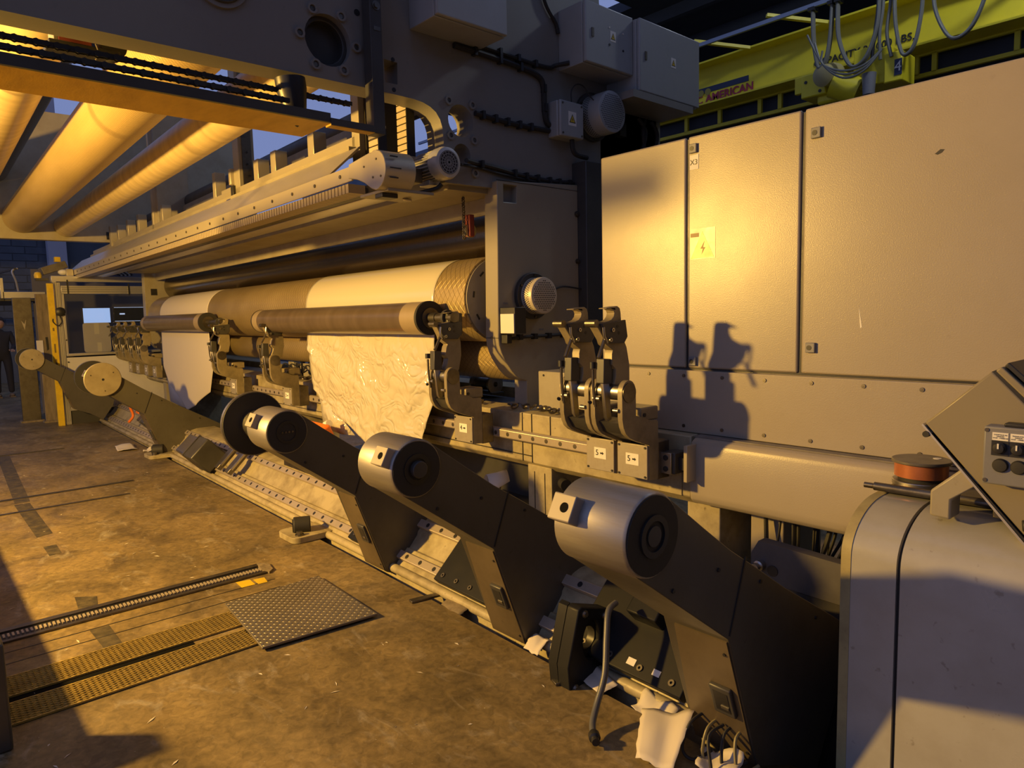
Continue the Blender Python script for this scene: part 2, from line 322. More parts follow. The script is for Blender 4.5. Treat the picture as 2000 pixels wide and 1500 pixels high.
# block courses of the far wall in view
blk = MB().box(-.01, .01, -.29, .29, -.092, .092).build('wall_block', concb, wall_left, bev=.008); blk.location = (-23.985, .9, 1.2)
nb = 0
for r in range(18):
    for c in range(6):
        if nb == 0: nb += 1; continue
        piece(blk, wall_left, (-23.985+random.uniform(-.004, .004), .0+c*.6+(r % 2)*.3, 1.5+r*.2)); nb += 1
# roof deck in strips with a daylight strip left open
roof = MB()
for (x0, x1, y0, y1) in ((-21.5, 10, 3.0, 7.0), (-21.5, -13.4, 12.4, 19), (-11.36, 10, 12.4, 19), (-13.4, -11.36, 14.25, 19), (-21.5, 10, -2.5, .2)):
    roof.box(x0, x1, y0, y1, 9.0, 9.25)
roof = struct(roof.build('ceiling', roofm, smooth=False))
for i, y in enumerate((4.5, 6.9, 12.5, 15.0, 17.0)):
    pu = MB().box(-21.5, 10, y-.08, y+.08, 8.72, 9.0).build('purlin', roofm, roof)
struct(MB().box(-13.42, -13.36, 12.6, 14.25, 8.6, 9.0).build('trim_1', roofm))
struct(MB().box(7, 7.3, -9, 19, 0, 7.2).build('wall_right_sky_block', roofm, smooth=False))  # unseen wall put in to cut the sky light from the right
# wall columns far left
struct(MB().box(-23.95, -23.6, 3.5, 3.95, 0, 8.9).build('trim_2', lav))
struct(MB().box(-23.95, -23.7, 1.2, 1.5, 0, 8.9).build('trim_3', roofm))
# lower mezzanine / fence behind the machine, seen through gaps ------------------
t = thing('mesh_fence', 'blue grey wire mesh fence panels standing behind the winder', 'fence', (-6, 8.2, 0))
fp = MB().box(-.03, .03, -.03, .03, 0, 2.2).build('post', mat('fence_post', (.16, .19, .26), .6), t, local=True); fp.location = (-5.5, 0, 0)
for k in range(1, 12): piece(fp, t, (-5.5+k*1.15, 0, 0))
fm = mat('fence_wire', (.13, .16, .24), .6)
b = MB()
for k in range(11):
    x0 = -11.5+k*1.15
    for z in [.2+.1*i for i in range(20)]: b.bar((x0+.05, 8.2, z), (x0+1.10, 8.2, z), .006, .006)
    for i in range(26): b.bar((x0+.05+i*.042, 8.2, .15), (x0+.05+i*.042, 8.2, 2.15), .006, .006)
o = b.build('wire_mesh', fm, t, smooth=False); o['kind'] = 'stuff'
# stacked pallets / timber beyond the fence
for k, (x, y, wv, h, lab) in enumerate(((-8.6, 10.2, 1.6, 1.3, 'stack of dark timber boards beyond the mesh fence, under the near drum end'), (-12.6, 11.0, 2.0, 1.1, 'stack of dark timber boards beyond the mesh fence, far end of the drums'))):
    t = thing('timber_stack', lab, 'timber', (x, y, 0))
    n = int(h/.11)
    src = MB().box(-wv/2, wv/2, -.4, .4, 0, .085).build('board', wood, t, bev=.006, local=True); src.location = (0, 0, 0)
    for i in range(1, n): piece(src, t, (random.uniform(-.04, .04), random.uniform(-.03, .03), i*.11))
    sk = MB().box(-wv/2, -wv/2+.08, -.4, .4, .085, .11).build('bearer', wood, t, local=True); 
    for i in range(n-1):
        for q in (0, .5, 1):
            if i or q: piece(sk, t, (q*(wv-.08), 0, i*.11))
# low dark back wall band that hides the horizon behind the machine
struct(MB().box(-40, 10, 18.2, 18.6, 0, 6.2).build('wall_rear_panelling', concb, smooth=False))
# ================================================================== near side frame
SKEW[0] = False
fr = thing('side_frame', 'tall grey steel side frame of the winder with bolted bearing holes and arch', 'machine frame', (-3.45, 3.3, .97))
H1 = circ(1.80, 3.018, .128, 30); H2 = circ(2.645, 2.752, .094, 24); H3 = circ(2.648, 2.556, .064, 20); H4 = [(2.13, 2.875), (2.21, 2.877), (2.214, 2.995), (2.128, 2.997)]
arch = [(2.08, 2.823), (2.314, 2.819), (2.375, 2.812), (2.425, 2.796), (2.465, 2.772), (2.493, 2.735), (2.508, 2.690), (2.513, 2.62), (2.515, 2.38)]
outer = [(-1.2, 2.80)] + arch + [(2.95, 2.385), (2.95, 2.30), (3.86, 2.30), (3.86, .97), (4.6, .97), (4.6, 3.45), (3.97, 3.58), (3.90, 3.75), (3.86, 4.6), (-1.2, 4.6)]
b = MB(); b.prism(outer, -3.56, -3.40, 'X', [H1, H2, H3, H4]); b.build('frame_plate', framep, fr, smooth=True)
# lower post plate with curved foot, slightly proud
low = [(2.875, 2.423), (2.862, 1.80), (2.853, 1.45), (2.858, 1.405), (2.875, 1.358), (2.898, 1.315), (2.928, 1.274), (2.96, 1.233), (2.995, 1.20), (3.035, 1.175), (3.092, 1.162), (3.088, .965), (3.215, .94), (3.60, .94), (3.60, 2.468)]
WN = [(2.925, 2.297), (3.032, 2.299), (3.040, 2.405), (2.928, 2.405)]
b = MB(); b.prism(low, -3.475, -3.35, 'X', [WN]); b.build('post_plate', mat('post_plate_paint', (.30, .268, .20), .34, 0, .3, (.24, .21, .15), 2.5, .05, 110, .12), fr, bev=.005)
MB().box(-3.47, -3.44, 2.93, 3.03, 2.30, 2.40).build('window_plate', steel, fr)
MB().box(-3.48, -3.27, 3.60, 3.80, .94, 2.62).build('column', darkp, fr, bev=.006)
# seams and bolts
for (y, z) in ((1.717, 3.151), (1.876, 3.152), (1.643, 3.017), (1.957, 3.016), (1.721, 2.882), (1.878, 2.883)):
    rb = MB().ring((-3.40, y, z), (-3.385, y, z), .026, .016, 20).build('bolt_collar', framep, fr); MB().cyl((-3.402, y, z), (-3.392, y, z), .013, 6).build('socket_bolt', steeld, rb)
for (y, z) in ((2.556, 2.854), (2.732, 2.857), (2.563, 2.656), (2.739, 2.652), (2.74, 2.457)):
    rb = MB().ring((-3.40, y, z), (-3.388, y, z), .026, .014, 20).build('bolt_collar', framep, fr); MB().cyl((-3.402, y, z), (-3.393, y, z), .012, 6).build('socket_bolt', steeld, rb)
for (y, z, r) in ((1.974, 3.198, .017), (2.185, 3.005, .012), (2.185, 2.845, .012), (1.20, 3.08, .012)): MB().cyl((-3.41, y, z), (-3.398, y, z), r, 16).build('plug', black, fr)
MB().ring((-3.53, 1.80, 3.018), (-3.44, 1.80, 3.018), .128, .105, 36).build('bearing_ring', darkp, fr, bev=.004)
MB().cyl((-3.62, 1.80, 3.018), (-3.49, 1.80, 3.018), .106, 36).build('journal', darkp, fr)
MB().cyl((-3.44, 1.26, 3.17), (-3.375, 1.26, 3.17), .115, 36).build('bearing_cap', darkp, fr, bev=.006)
MB().ring((-3.40, 1.26, 3.17), (-3.385, 1.26, 3.17), .135, .115, 36).build('bearing_seat', framep, fr)
bolt(fr, (-3.35, 3.585, 2.27), r=.014, h=.02); bolt(fr, (-3.35, 3.585, 1.95), r=.012, h=.02); bolt(fr, (-3.35, 3.57, 1.42), r=.014, h=.02)
for z in (1.45,): MB().box(-3.4745, -3.3495, 2.850, 2.8535, 1.448, 1.451).build('seam', black, fr)
bolt(fr, (-3.41, 2.8515, 1.452), (0, -1, 0), .006, .006)
MB().box(-3.353, -3.348, 2.87, 3.60, 2.425, 2.4275).build('seam', black, fr)
# sensor box and its cable
sb = MB().box(-3.35, -3.21, 2.872, 2.965, 1.475, 1.640).build('sensor_box', black, fr, bev=.004); MB().box(-3.34, -3.215, 2.866, 2.873, 1.48, 1.60).build('reflector', mat('frosted_pane', (.75, .72, .66), .25), sb)
MB().box(-3.35, -3.29, 2.875, 2.915, 1.415, 1.470).build('cable_gland_block', black, fr, bev=.003)
b = MB(); b.tube([(-3.33, 2.92, 1.44), (-3.33, 3.1, 1.45), (-3.33, 3.35, 1.452), (-3.33, 3.62, 1.47)], .010, 8)
c = b.build('cable', rubber, fr)
for y in (3.02, 3.15, 3.28, 3.42): MB().box(-3.35, -3.315, y-.015, y+.015, 1.432, 1.468).build('cable_clip', black, c)
for (y, z) in ((2.92, 1.667), (3.23, 1.493)): MB().box(-3.3495, -3.3485, y-.02, y+.02, z-.006, z+.006).build('name_strip', grey, fr)
# perforated round guard
def perf(name, lbl, loc, R, depth, base, capm, holes):
    t = thing(name, lbl, 'guard', loc); x, y, z = loc
    MB().cyl((x, y, z), (x+.03, y, z), base, 36).build('base_flange', darkp, t, bev=.003)
    g = MB(); g.lathe((x+.03, y, z), (1, 0, 0), [(0, R*.98), (0.0, R), (depth-.012, R), (depth-.003, R-.004), (depth, R-.012)], 40); dr = g.build('drum', capm, t)
    b = MB()
    if holes:
        pitch = .0155
        n = int(R/pitch)+1
        for i in range(-n, n+1):
            for j in range(-n, n+1):
                yy = i*pitch+(j % 2)*pitch/2; zz = j*pitch*.866
                if yy*yy+zz*zz < (R-.022)**2: b.cyl((x+.03+depth-.001, y+yy, z+zz), (x+.03+depth+.0006, y+yy, z+zz), .0047, 6)
        for j in range(4):
            for i in range(52):
                a = 2*pi*(i+.5*(j % 2))/52; p = Vector((x+.05+j*.014, y+cos(a)*R, z+sin(a)*R)); d = Vector((0, cos(a), sin(a))); b.cyl(p-d*.001, p+d*.0006, .0045, 6)
        o = b.build('perforation', black, dr, smooth=False); o['kind'] = 'stuff'
    for k in range(6):
        a = pi/6+k*pi/3; MB().cyl((x+.03, y+cos(a)*(base-.015), z+sin(a)*(base-.015)), (x+.042, y+cos(a)*(base-.015), z+sin(a)*(base-.015)), .008, 6).build('bolt', steeld, t)
    return t
g1 = perf('bearing_guard', 'cream perforated round bearing guard on the lit post plate', (-3.35, 3.145, 1.712), .118, .095, .150, mat('guard_cream', (.56, .50, .40), .4, .1, .2, (.4, .34, .25), 8), True)
g2 = perf('bearing_guard', 'grey meshed round guard high on the dark frame beside the junction box', (-3.40, 3.80, 2.955), .140, .17, .165, boxp, True)
b = MB(); b.tube([(-3.33, 3.30, 1.74), (-3.33, 3.42, 1.775), (-3.33, 3.60, 1.76)], .006, 6); tag(b.build('cable', rubber), 'thin black cable from the cream perforated guard to the dark column', 'cable')
# ---- boxes on the frame
def ebox(lbl, x1, y0, y1, z0, z1, x0=-3.40, sign=True, lock=True, seam=True):
    t = thing('electrical_box', lbl, 'electrical box', (x0, (y0+y1)/2, z0))
    MB().box(x0, x1-.03, y0, y1, z0, z1).build('body', boxp, t, bev=.004); d = MB().box(x1-.027, x1, y0, y1, z0+.004, z1).build('door', boxp, t, bev=.006)
    if lock: MB().box(x1, x1+.006, y0+.055, y0+.075, (z0+z1)/2-.025, (z0+z1)/2+.03).build('lock', steeld, d)
    if sign: warn(d, (x1, (y0+y1)/2+.03, (z0+z1)/2+.02), .045)
    return t
def warn(parent, p, s, body=True):
    x, y, z = p; pl = MB().box(x, x+.0012, y-s*.62, y+s*.62, z-s*.75, z+s*.75).build('warning_sign', white, parent)
    tr = MB(); tr.prism([(y-s*.5, z-s*.45), (y+s*.5, z-s*.45), (y, z+s*.5)], x+.0012, x+.002, 'X'); k = tr.build('triangle', black, pl, smooth=False)
    MB().prism([(y-s*.36, z-s*.37), (y+s*.36, z-s*.37), (y, z+s*.34)], x+.002, x+.0026, 'X').build('yellow_face', yellow, pl, smooth=False)
    MB().prism([(y+s*.08, z+s*.15), (y-s*.12, z-s*.10), (y, z-s*.08), (y-s*.06, z-s*.32), (y+s*.12, z-s*.03), (y, z-s*.05)], x+.0026, x+.003, 'X').build('bolt_symbol', black, pl, smooth=False)
    return pl
b1 = ebox('grey electrical box highest on the frame, right of the hanging dark column', -3.136, 2.302, 2.80, 3.19, 3.75, sign=False)
b2 = ebox('grey electrical box with warning triangle over the round meshed guard', -3.155, 3.488, 3.965, 3.207, 3.59)
for (y, z) in ((3.72, 3.47), (3.86, 3.46)): MB().cyl((-3.157, y, z), (-3.152, y, z), .006, 10).build('rivet', white, b2)
for (y, z) in ((3.72, 3.36), (3.86, 3.35)): MB().cyl((-3.157, y, z), (-3.152, y, z), .008, 10).build('rivet', black, b2)
b3 = ebox('grey electrical box nearest the yellow crane, lit from below', -3.10, 3.97, 4.68, 3.10, 3.58)
MB().box(-3.40, -3.10, 3.90, 4.6, 3.05, 3.10).build('support_tray', framep, b3)
jb = thing('junction_box', 'small grey junction box with yellow warning triangle left of the meshed guard', 'junction box', (-3.40, 3.45, 2.75))
MB().box(-3.40, -3.31, 3.375, 3.60, 2.755, 2.985).build('body', boxp, jb, bev=.008); lid = MB().box(-3.31, -3.285, 3.378, 3.60, 2.755, 2.985).build('lid', boxp, jb, bev=.008); warn(lid, (-3.285, 3.49, 2.875), .06)
for (y, z) in ((3.40, 2.965), (3.58, 2.965), (3.40, 2.775), (3.58, 2.775)): MB().cyl((-3.285, y, z), (-3.281, y, z), .007, 10).build('screw', steeld, lid)
# conduits with saddle clips
def conduit(lbl, pts, r, clips=(), x=-3.385):
    P3 = [(p[2] if len(p) > 2 else x, p[0], p[1]) for p in pts]
    o = MB().tube(P3, r, 8, 5).build('conduit', rubber); tag(o, lbl, 'conduit')
    for (y, z) in clips: MB().box(x-.015, x+.024, y-.010, y+.010, z-r-.007, z+r+.007).build('saddle_clip', black, o)
    return o
conduit('black conduit from the small junction box to the two bolted holes', [(2.745, 2.81), (2.9, 2.80), (3.1, 2.795), (3.37, 2.80)], .017, ((2.80, 2.806), (2.9, 2.80), (3.0, 2.797), (3.1, 2.795), (3.2, 2.796)))
conduit('black conduit dropping from the upper boxes to the junction box', [(2.60, 3.17), (2.85, 3.165), (3.10, 3.155), (3.28, 3.13), (3.325, 3.07), (3.33, 2.97), (3.345, 2.86), (3.40, 2.83)], .018, ((2.75, 3.168), (2.95, 3.162), (3.12, 3.152), (3.325, 3.06), (3.33, 2.94)))
conduit('black hose looping into the left face of the warning triangle box', [(2.80, 3.21), (3.0, 3.205), (3.2, 3.20), (3.38, 3.205), (3.44, 3.23), (3.485, 3.235, -3.30)], .014, ((2.95, 3.207), (3.1, 3.203), (3.25, 3.20)))
conduit('thin grey cable hanging above the warning triangle box', [(3.30, 3.75), (3.36, 3.60), (3.45, 3.50), (3.47, 3.44)], .012)
conduit('bundle of pale cables running right from the ribbed motor', [(2.60, 2.50, -3.30), (2.75, 2.515), (2.90, 2.505), (3.1, 2.485), (3.4, 2.475), (3.6, 2.48), (3.66, 2.40)], .014, ((2.78, 2.513), (3.05, 2.49), (3.15, 2.482), (3.25, 2.48), (3.36, 2.476), (3.45, 2.476), (3.55, 2.478)))
conduit('lower black cable running beside the pale bundle under the bolted holes', [(2.56, 2.47, -3.30), (2.75, 2.49), (2.95, 2.472), (3.3, 2.455), (3.6, 2.455)], .009)
conduit('short black pipe below the junction box bending to the column', [(3.53, 2.76, -3.33), (3.54, 2.69, -3.33), (3.58, 2.66, -3.33), (3.68, 2.655, -3.33)], .016)
conduit('thin curved wire over the small junction box', [(3.50, 2.98, -3.30), (3.50, 3.06, -3.30), (3.55, 3.11, -3.30), (3.62, 3.11, -3.30), (3.66, 3.05, -3.28), (3.72, 2.96, -3.22)], .004)
hk = thing('hose_bundle', 'dark hoses and fittings under the box nearest the crane', 'hoses', (-3.40, 4.2, 2.6))
MB().box(-3.44, -3.40, 3.90, 4.55, 2.45, 3.1).build('panel', darkp, hk)
for k, (y, dy) in enumerate(((4.28, .05), (4.36, -.06), (4.44, .03))): MB().tube([(-3.36, y, 3.02), (-3.33, y+dy, 2.93), (-3.34, y+dy*.5, 2.80), (-3.36, y-dy, 2.62), (-3.38, y, 2.45)], .015, 8).build('hose', rubber, hk)
MB().box(-3.40, -3.34, 4.05, 4.12, 2.86, 2.96).build('fitting', black, hk, bev=.004)
# ---- hanging dark column and yellow beam with chains
hc = thing('hanging_column', 'dark steel column hanging in front of the arch, above the ribbed motor', 'column', (-3.30, 2.025, 2.565))
MB().box(-3.38, -3.30, 1.992, 2.060, 2.565, 4.4).build('channel', darkp, hc, bev=.003); MB().box(-3.45, -3.38, 2.04, 2.06, 2.565, 4.4).build('flange', cream, hc)
bolt(hc, (-3.30, 2.03, 3.215), r=.016); MB().box(-3.30, -3.297, 2.01, 2.05, 3.09, 3.11).build('plate', steeld, hc)
yb = thing('yellow_beam', 'ochre yellow plate beam crossing under the guide rollers at upper left', 'beam', (-3.45, .9, 2.575))
MB().box(-3.63, -3.30, -1.2, 1.742, 2.574, 2.580).build('bottom_plate', yellowb, yb); MB().box(-3.306, -3.30, -1.2, 1.742, 2.58, 2.625).build('front_web', darkp, yb); MB().box(-3.63, -3.624, -1.2, 1.742, 2.58, 2.62).build('rear_web', darkp, yb)
MB().box(-3.36, -3.30, 1.742, 1.995, 2.566, 2.60).build('tongue', yellowb, yb, bev=.002); MB().box(-3.302, -3.297, 1.742, 1.995, 2.568, 2.602).build('tongue_edge', darkp, yb)
ps = MB(); ps.lathe((-3.44, 1.60, 2.80), (0, .12, -1), [(0, .075), (.05, .075), (.20, .05), (.235, .0)], 20); pt = ps.build('tapered_stop', black); tag(pt, 'black tapered stop hanging behind the ochre beam near the arch', 'stop')
def chain(lbl, p, q, sc):
    p, q = Vector(p), Vector(q); L = (q-p).length; pitch = .019*sc; n = int(L/pitch); d = (q-p)/n
    t = thing('roller_chain', lbl, 'chain', p); src = [None, None]
    for i in range(n):
        k = i % 2; loc = d*i
        if src[k] is None:
            b = MB(); o_ = .006*sc if k else .0035*sc; dn = d.normalized()
            for sg in (-1, 1):
                off = Vector((o_*sg, 0, 0)); b.obox(d*.5+off, (.0016*sc, pitch, .011*sc), Matrix((Vector((1, 0, 0)), dn, Vector((1, 0, 0)).cross(dn))).transposed()); b.cyl(off*.9, off*1.15, .0075*sc, 8)
            b.cyl((-.006*sc, 0, 0), (.006*sc, 0, 0), .0048*sc, 6); src[k] = b.build('link', rubber, t, smooth=False, local=True); src[k].location = loc
        else: piece(src[k], t, loc)
    return t
chain('upper of two black roller chains above the ochre beam', (-3.46, -.3, 2.735), (-3.46, 1.95, 2.74), 1.9)
chain('lower of two black roller chains just over the ochre beam', (-3.35, -.3, 2.66), (-3.35, 1.55, 2.662), 1.9)
# dark bracket with red block hanging between rollers
tb = thing('scraper_bracket', 'dark red block bracket hanging between the upper guide rollers', 'bracket', (-3.75, .78, 2.85))
MB().box(-3.85, -3.72, .66, .79, 2.845, 2.935).build('red_block', red, tb, bev=.004); MB().box(-3.86, -3.70, .62, .90, 2.825, 2.848).build('foot_plate', black, tb, bev=.004)
MB().cyl((-3.72, .88, 2.875), (-3.80, .88, 2.875), .055, 20).build('roller_end', rubber, tb); MB().box(-3.86, -3.73, .645, .66, 2.85, 2.95).build('cheek', cream, tb); MB().box(-3.72, -3.555, .70, .76, 2.88, 2.93).build('mounting_bar', steeld, tb); MB().tube([(-3.70, .80, 2.86), (-3.70, .81, 2.82), (-3.70, .795, 2.79)], .003, 6).build('wire', zinc, tb)
# ================================================================== far side frame (skewed with the machine)
SKEW[0] = True
XF = -11.95
ff = thing('side_frame', 'far cream side frame of the winder, lit beyond the drums', 'machine frame', (XF, 3.2, 0))
fo = [(-1.2, 2.80), (2.40, 2.81), (2.42, 2.40), (2.78, 2.38), (2.765, 1.45), (2.81, 1.3), (2.88, 1.2), (2.98, 1.16), (2.98, 0), (4.6, 0), (4.6, 4.6), (-1.2, 4.6)]
b = MB(); b.prism(fo, XF-.16, XF, 'X'); b.build('frame_plate', cream, ff, bev=.004)
MB().box(XF, XF+.005, 2.31, 2.44, 2.85, 2.96).build('hole', black, ff); MB().box(XF, XF+.004, 2.86, 2.95, 2.02, 2.12).build('hole', black, ff)
for (y, z) in ((3.06, 1.93), (3.30, 1.86), (3.62, 2.2), (3.5, 2.25)): MB().cyl((XF, y, z), (XF+.01, y, z), .012, 8).build('bolt', steeld, ff)
# ================================================================== rollers between the frames (skewed)
SKEW[0] = True
def roller(name, lbl, cat, cy, cz, R, x0, x1, m, seg=64, journal=.06, group=None, capm=None):
    o = MB().cyl((x0, cy, cz), (x1, cy, cz), R, seg).build(name, m); c = skp(((x0+x1)/2, cy, cz)); recenter(o, c)
    o.data.transform(Matrix.Rotation(SKA, 4, 'Z')); o.rotation_euler.z = -SKA
    tag(o, lbl, cat, group)
    for a, e in ((x0-.14, x0), (x1, x1+.10)):
        k = MB().cyl((a, cy, cz), (e, cy, cz), journal, 24).build('journal', steeld); k.parent = o
        k.data.transform(Matrix.Translation(-Vector(c))); k.data.transform(Matrix.Rotation(SKA, 4, 'Z'))
    return o
XN = -3.58
roller('guide_roller', 'smooth cream guide roller under the bolted bearing ring, right of the knurled roller', 'roller', 1.80, 3.01, .150, XF+.02, XN, smooth_m)
roller('guide_roller', 'large knurled guide roller at upper left, left of the smooth cream roller', 'roller', 1.265, 3.10, .212, XF+.02, XN, knurl_m, 72)
roller('guide_roller', 'leftmost guide roller, cut by the left edge above the ochre beam', 'roller', .66, 3.24, .19, XF+.02, XN, smooth_m)
roller('guide_roller', 'high dark guide roller glimpsed between the knurled and leftmost rollers', 'roller', .98, 3.75, .20, XF+.02, XN, darkroll_m)
drum = roller('winding_drum', 'brown winding drum with diamond grooves under the two paper webs', 'drum', 3.005, 1.70, .283, -11.62, -3.56, drum_m, 96, .10)
ec = MB().cyl((-3.56, 3.005, 1.70), (-3.548, 3.005, 1.70), .270, 64).build('end_cap', cream); ec.parent = drum; ec.data.transform(Matrix.Translation(-drum.location)); ec.data.transform(Matrix.Rotation(SKA, 4, 'Z'))
for a in (2.3, 3.0, 3.7):
    sl = MB().obox((-3.5475, 3.005+cos(a)*.215, 1.70+sin(a)*.215), (.004, .012, .04), Matrix.Rotation(a, 3, 'X')).build('slot', black); sl.parent = drum; sl.data.transform(Matrix.Translation(-drum.location)); sl.data.transform(Matrix.Rotation(SKA, 4, 'Z'))
roller('rider_roll', 'dark scratched steel roll above the winding drum', 'roll', 3.235, 2.150, .215, -11.8, -3.50, darkroll_m, 80, .09)
roller('lower_drum', 'dark lower drum under the winding drum, in shadow', 'drum', 3.20, 1.30, .16, -11.8, -3.50, drum_m, 64, .07)
roller('hidden_roller', 'dark plain roller behind the shelf posts over the hood', 'roller', 2.75, 3.05, .11, -11.8, -3.60, darkp, 40, .05)
# ---- paper webs: over the drum, nip behind the core, then hanging
def web(lbl, x0, x1, m, bottom, wr, seed, fold):
    random.seed(seed); nx, cy, cz, R = 60, 3.005, 1.70, .2855
    path = []
    for i in range(22): a = radians(70) + radians(110)*i/21; path.append((cy+R*cos(a), cz+R*sin(a)))
    nz = 56; z1 = cz
    vs = []; fs = []; bumps = [(random.random(), random.random(), random.uniform(.02, .06), random.uniform(.05, .16), random.uniform(-.8, .8), random.choice((-1, 1, 1))) for _ in range(int(70*wr))]
    rows = len(path)+nz
    for r in range(rows):
        for i in range(nx+1):
            u = i/nx; x = x0+(x1-x0)*u
            if r < len(path): vs.append((x, *path[r]))
            else:
                v = (r-len(path)+1)/nz; lo = bottom(u); z = z1-(z1-lo[0])*v
                xl, xr = lo[1](z), lo[2](z); xx = xl+(xr-xl)*u; y = cy-R + .03*v*v
                y += .010*sin(u*5+v*2)*v
                if wr:
                    e = min(1, v*2.5)
                    for (bu, bv, su, sv, an, sg) in bumps:
                        du, dv = u-bu, (v-bv); du2 = du*cos(an)+dv*sin(an); dv2 = -du*sin(an)+dv*cos(an)
                        q = (du2/su)**2+(dv2/sv)**2
                        if q < 6: y += sg*.013*e*math.exp(-q)
                    y += e*.006*sin(26*u+9*sin(v*7))*sin(11*v+4*u)
                vs.append((xx, y, z))
    for r in range(rows-1):
        for i in range(nx): fs.append((r*(nx+1)+i, r*(nx+1)+i+1, (r+1)*(nx+1)+i+1, (r+1)*(nx+1)+i))
    o = MB().add(vs, fs).build('paper_web', m, sa=180); sm = o.modifiers.new('thick', 'SOLIDIFY'); sm.thickness = .0006; sm.offset = 0
    tag(o, lbl, 'paper')
    fo = MB().add([(p[0], p[1]+.012, p[2]) for p in fold], [tuple(range(len(fold)))]).build('folded_corner', m, o); sm = fo.modifiers.new('thick', 'SOLIDIFY'); sm.thickness = .0006
    return o
def lin(z, z0, a, z1, b): t = max(0, min(1, (z-z0)/(z1-z0))); return a+(b-a)*t
# u=0 far edge (x0), u=1 near edge (x1)
def bot1(u):
    pts = [(0, .82), (.12, .74), (.33, .60), (.50, .50), (.64, .45), (.80, .47), (.92, .52), (1, .60)]
    for (a, za), (b_, zb) in zip(pts, pts[1:]):
        if a <= u <= b_: z = za+(zb-za)*(u-a)/(b_-a); break
    return z, (lambda z: -5.95 if z > .95 else lin(z, .95, -5.92, .55, -5.35)), (lambda z: lin(z, 1.5, -3.90, 1.0, -3.98) if z > 1.0 else lin(z, 1.0, -3.98, .55, -4.26))
web('glossy wrinkled white web hanging from the near half of the drum', -5.95, -3.90, film, bot1, 1.0, 3, [(-5.86, 2.75, 1.0), (-5.80, 2.75, .62), (-5.45, 2.75, .60), (-5.2, 2.75, .62), (-5.55, 2.75, .80), (-5.78, 2.75, .95)])
def bot2(u):
    pts = [(0, .72), (.15, .62), (.45, .40), (.7, .5), (1, .72)]
    for (a, za), (b_, zb) in zip(pts, pts[1:]):
        if a <= u <= b_: z = za+(zb-za)*(u-a)/(b_-a); break
    return z, (lambda z: lin(z, 1.5, -10.93, .95, -11.05) if z > .95 else lin(z, .95, -11.05, .5, -10.7)), (lambda z: lin(z, 1.5, -8.75, 1.03, -8.72) if z > 1.03 else lin(z, 1.03, -8.72, .55, -9.10))
web('matt white web hanging from the far end of the drum', -10.95, -8.75, paper, bot2, 0.0, 5, [(-11.0, 2.75, .95), (-10.88, 2.75, .45), (-10.3, 2.75, .42), (-9.9, 2.75, .42), (-10.6, 2.75, .72)])
# ---- winding cores
def core(lbl, x0, x1, r):
    cy, cz = 2.612, 1.585
    o = roller('winding_core', lbl, 'core', cy, cz, r, x0, x1, core_m, 48, .035, 'winding cores held against the drum')
    for (a, e, rr, nm, mm) in ((x1-.012, x1+.012, r+.004, 'end_flange', rubber), (x1+.012, x1+.02, r*.62, 'hub', steeld), (x0-.01, x0+.01, r+.003, 'end_flange', steeld), (x1-.20, x1-.012, r+.0012, 'bare_end', mat('bare_core_end', (.34, .27, .18), .42, .2, .3, (.24, .18, .11), 5)), (x0+.01, x0+.13, r+.0012, 'bare_end', MATS.get('bare_core_end') or core_m)):
        k = MB().cyl((a, cy, cz), (e, cy, cz), rr, 48).build(nm, mm); k.parent = o; k.data.transform(Matrix.Translation(-o.location)); k.data.transform(Matrix.Rotation(SKA, 4, 'Z'))
    return o
core('brown fibre core pressed against the glossy wrinkled web', -6.72, -3.80, .108)
core('brown fibre core pressed against the far matt web', -11.15, -8.40, .108)
# ================================================================== hood with trough, cable chain, shelf posts
hd = thing('hood_beam', 'long cream hood beam with sloped trough and bolted lip across the winder', 'hood', (-8.5, 2.2, 2.38))
X0, X1 = -13.75, -3.72
b = MB(); b.prism([(2.03, 2.464), (2.25, 2.665), (2.262, 2.658), (2.036, 2.454)], X0, X1-.25, 'X'); b.build('sloped_plate', zinc, hd)
b = MB(); b.box(X0, X1+.06, 2.022, 2.032, 2.384, 2.464); b.build('lip', zinc, hd)
bs = MB().cyl((0, 0, 0), (0, -.006, 0), .011, 10).build('lip_bolt', steeld, hd, local=True); k = 0
for i in range(30):
    x = -3.80-.345*i
    if x < X0+.05: break
    w_ = Vector(skp((x, 2.022, 2.425)))-hd.location
    if i == 0: bs.location = w_
    else: piece(bs, hd, w_)
mat('cable_chain_grey', (.42, .35, .24), .5, .2); x = -3.74; cl = None
while x > -13.5:
    loc = Vector(skp((x, 2.095, 2.354)))-hd.location
    if cl is None:
        b = MB(); b.box(-.036, 0, -.055, .055, -.026, .026); b.box(-.045, -.036, -.045, .045, -.016, .016); cl = b.build('cable_chain_link', MATS['cable_chain_grey'], hd, smooth=False, local=True); cl.location = loc; cl.rotation_euler.z = -SKA
    else: piece(cl, hd, loc)
    x -= .045
MB().box(-13.4, -3.9, 2.16, 2.26, 2.345, 2.40).build('dark_gap_bar', darkp, hd)
b = MB(); b.prism([(2.26, 2.34), (2.26, 2.42), (2.48, 2.42), (2.48, 2.36), (2.34, 2.325)], -12.6, -3.6, 'X'); b.build('profile', alum, hd, bev=.003)
b = MB(); b.prism([(2.55, 2.352), (2.55, 2.405), (2.93, 2.405), (2.93, 2.352)], -11.9, -3.45, 'X'); b.build('hood_box', cream, hd, bev=.003)
b = MB(); b.prism([(2.93, 2.245), (2.93, 2.352), (2.95, 2.352), (2.95, 2.245)], -11.9, -3.57, 'X'); b.build('inner_shield', cream, hd)
MB().box(-11.9, -3.6, 3.28, 3.34, 2.2, 2.62).build('rear_sheet', darkp, hd)
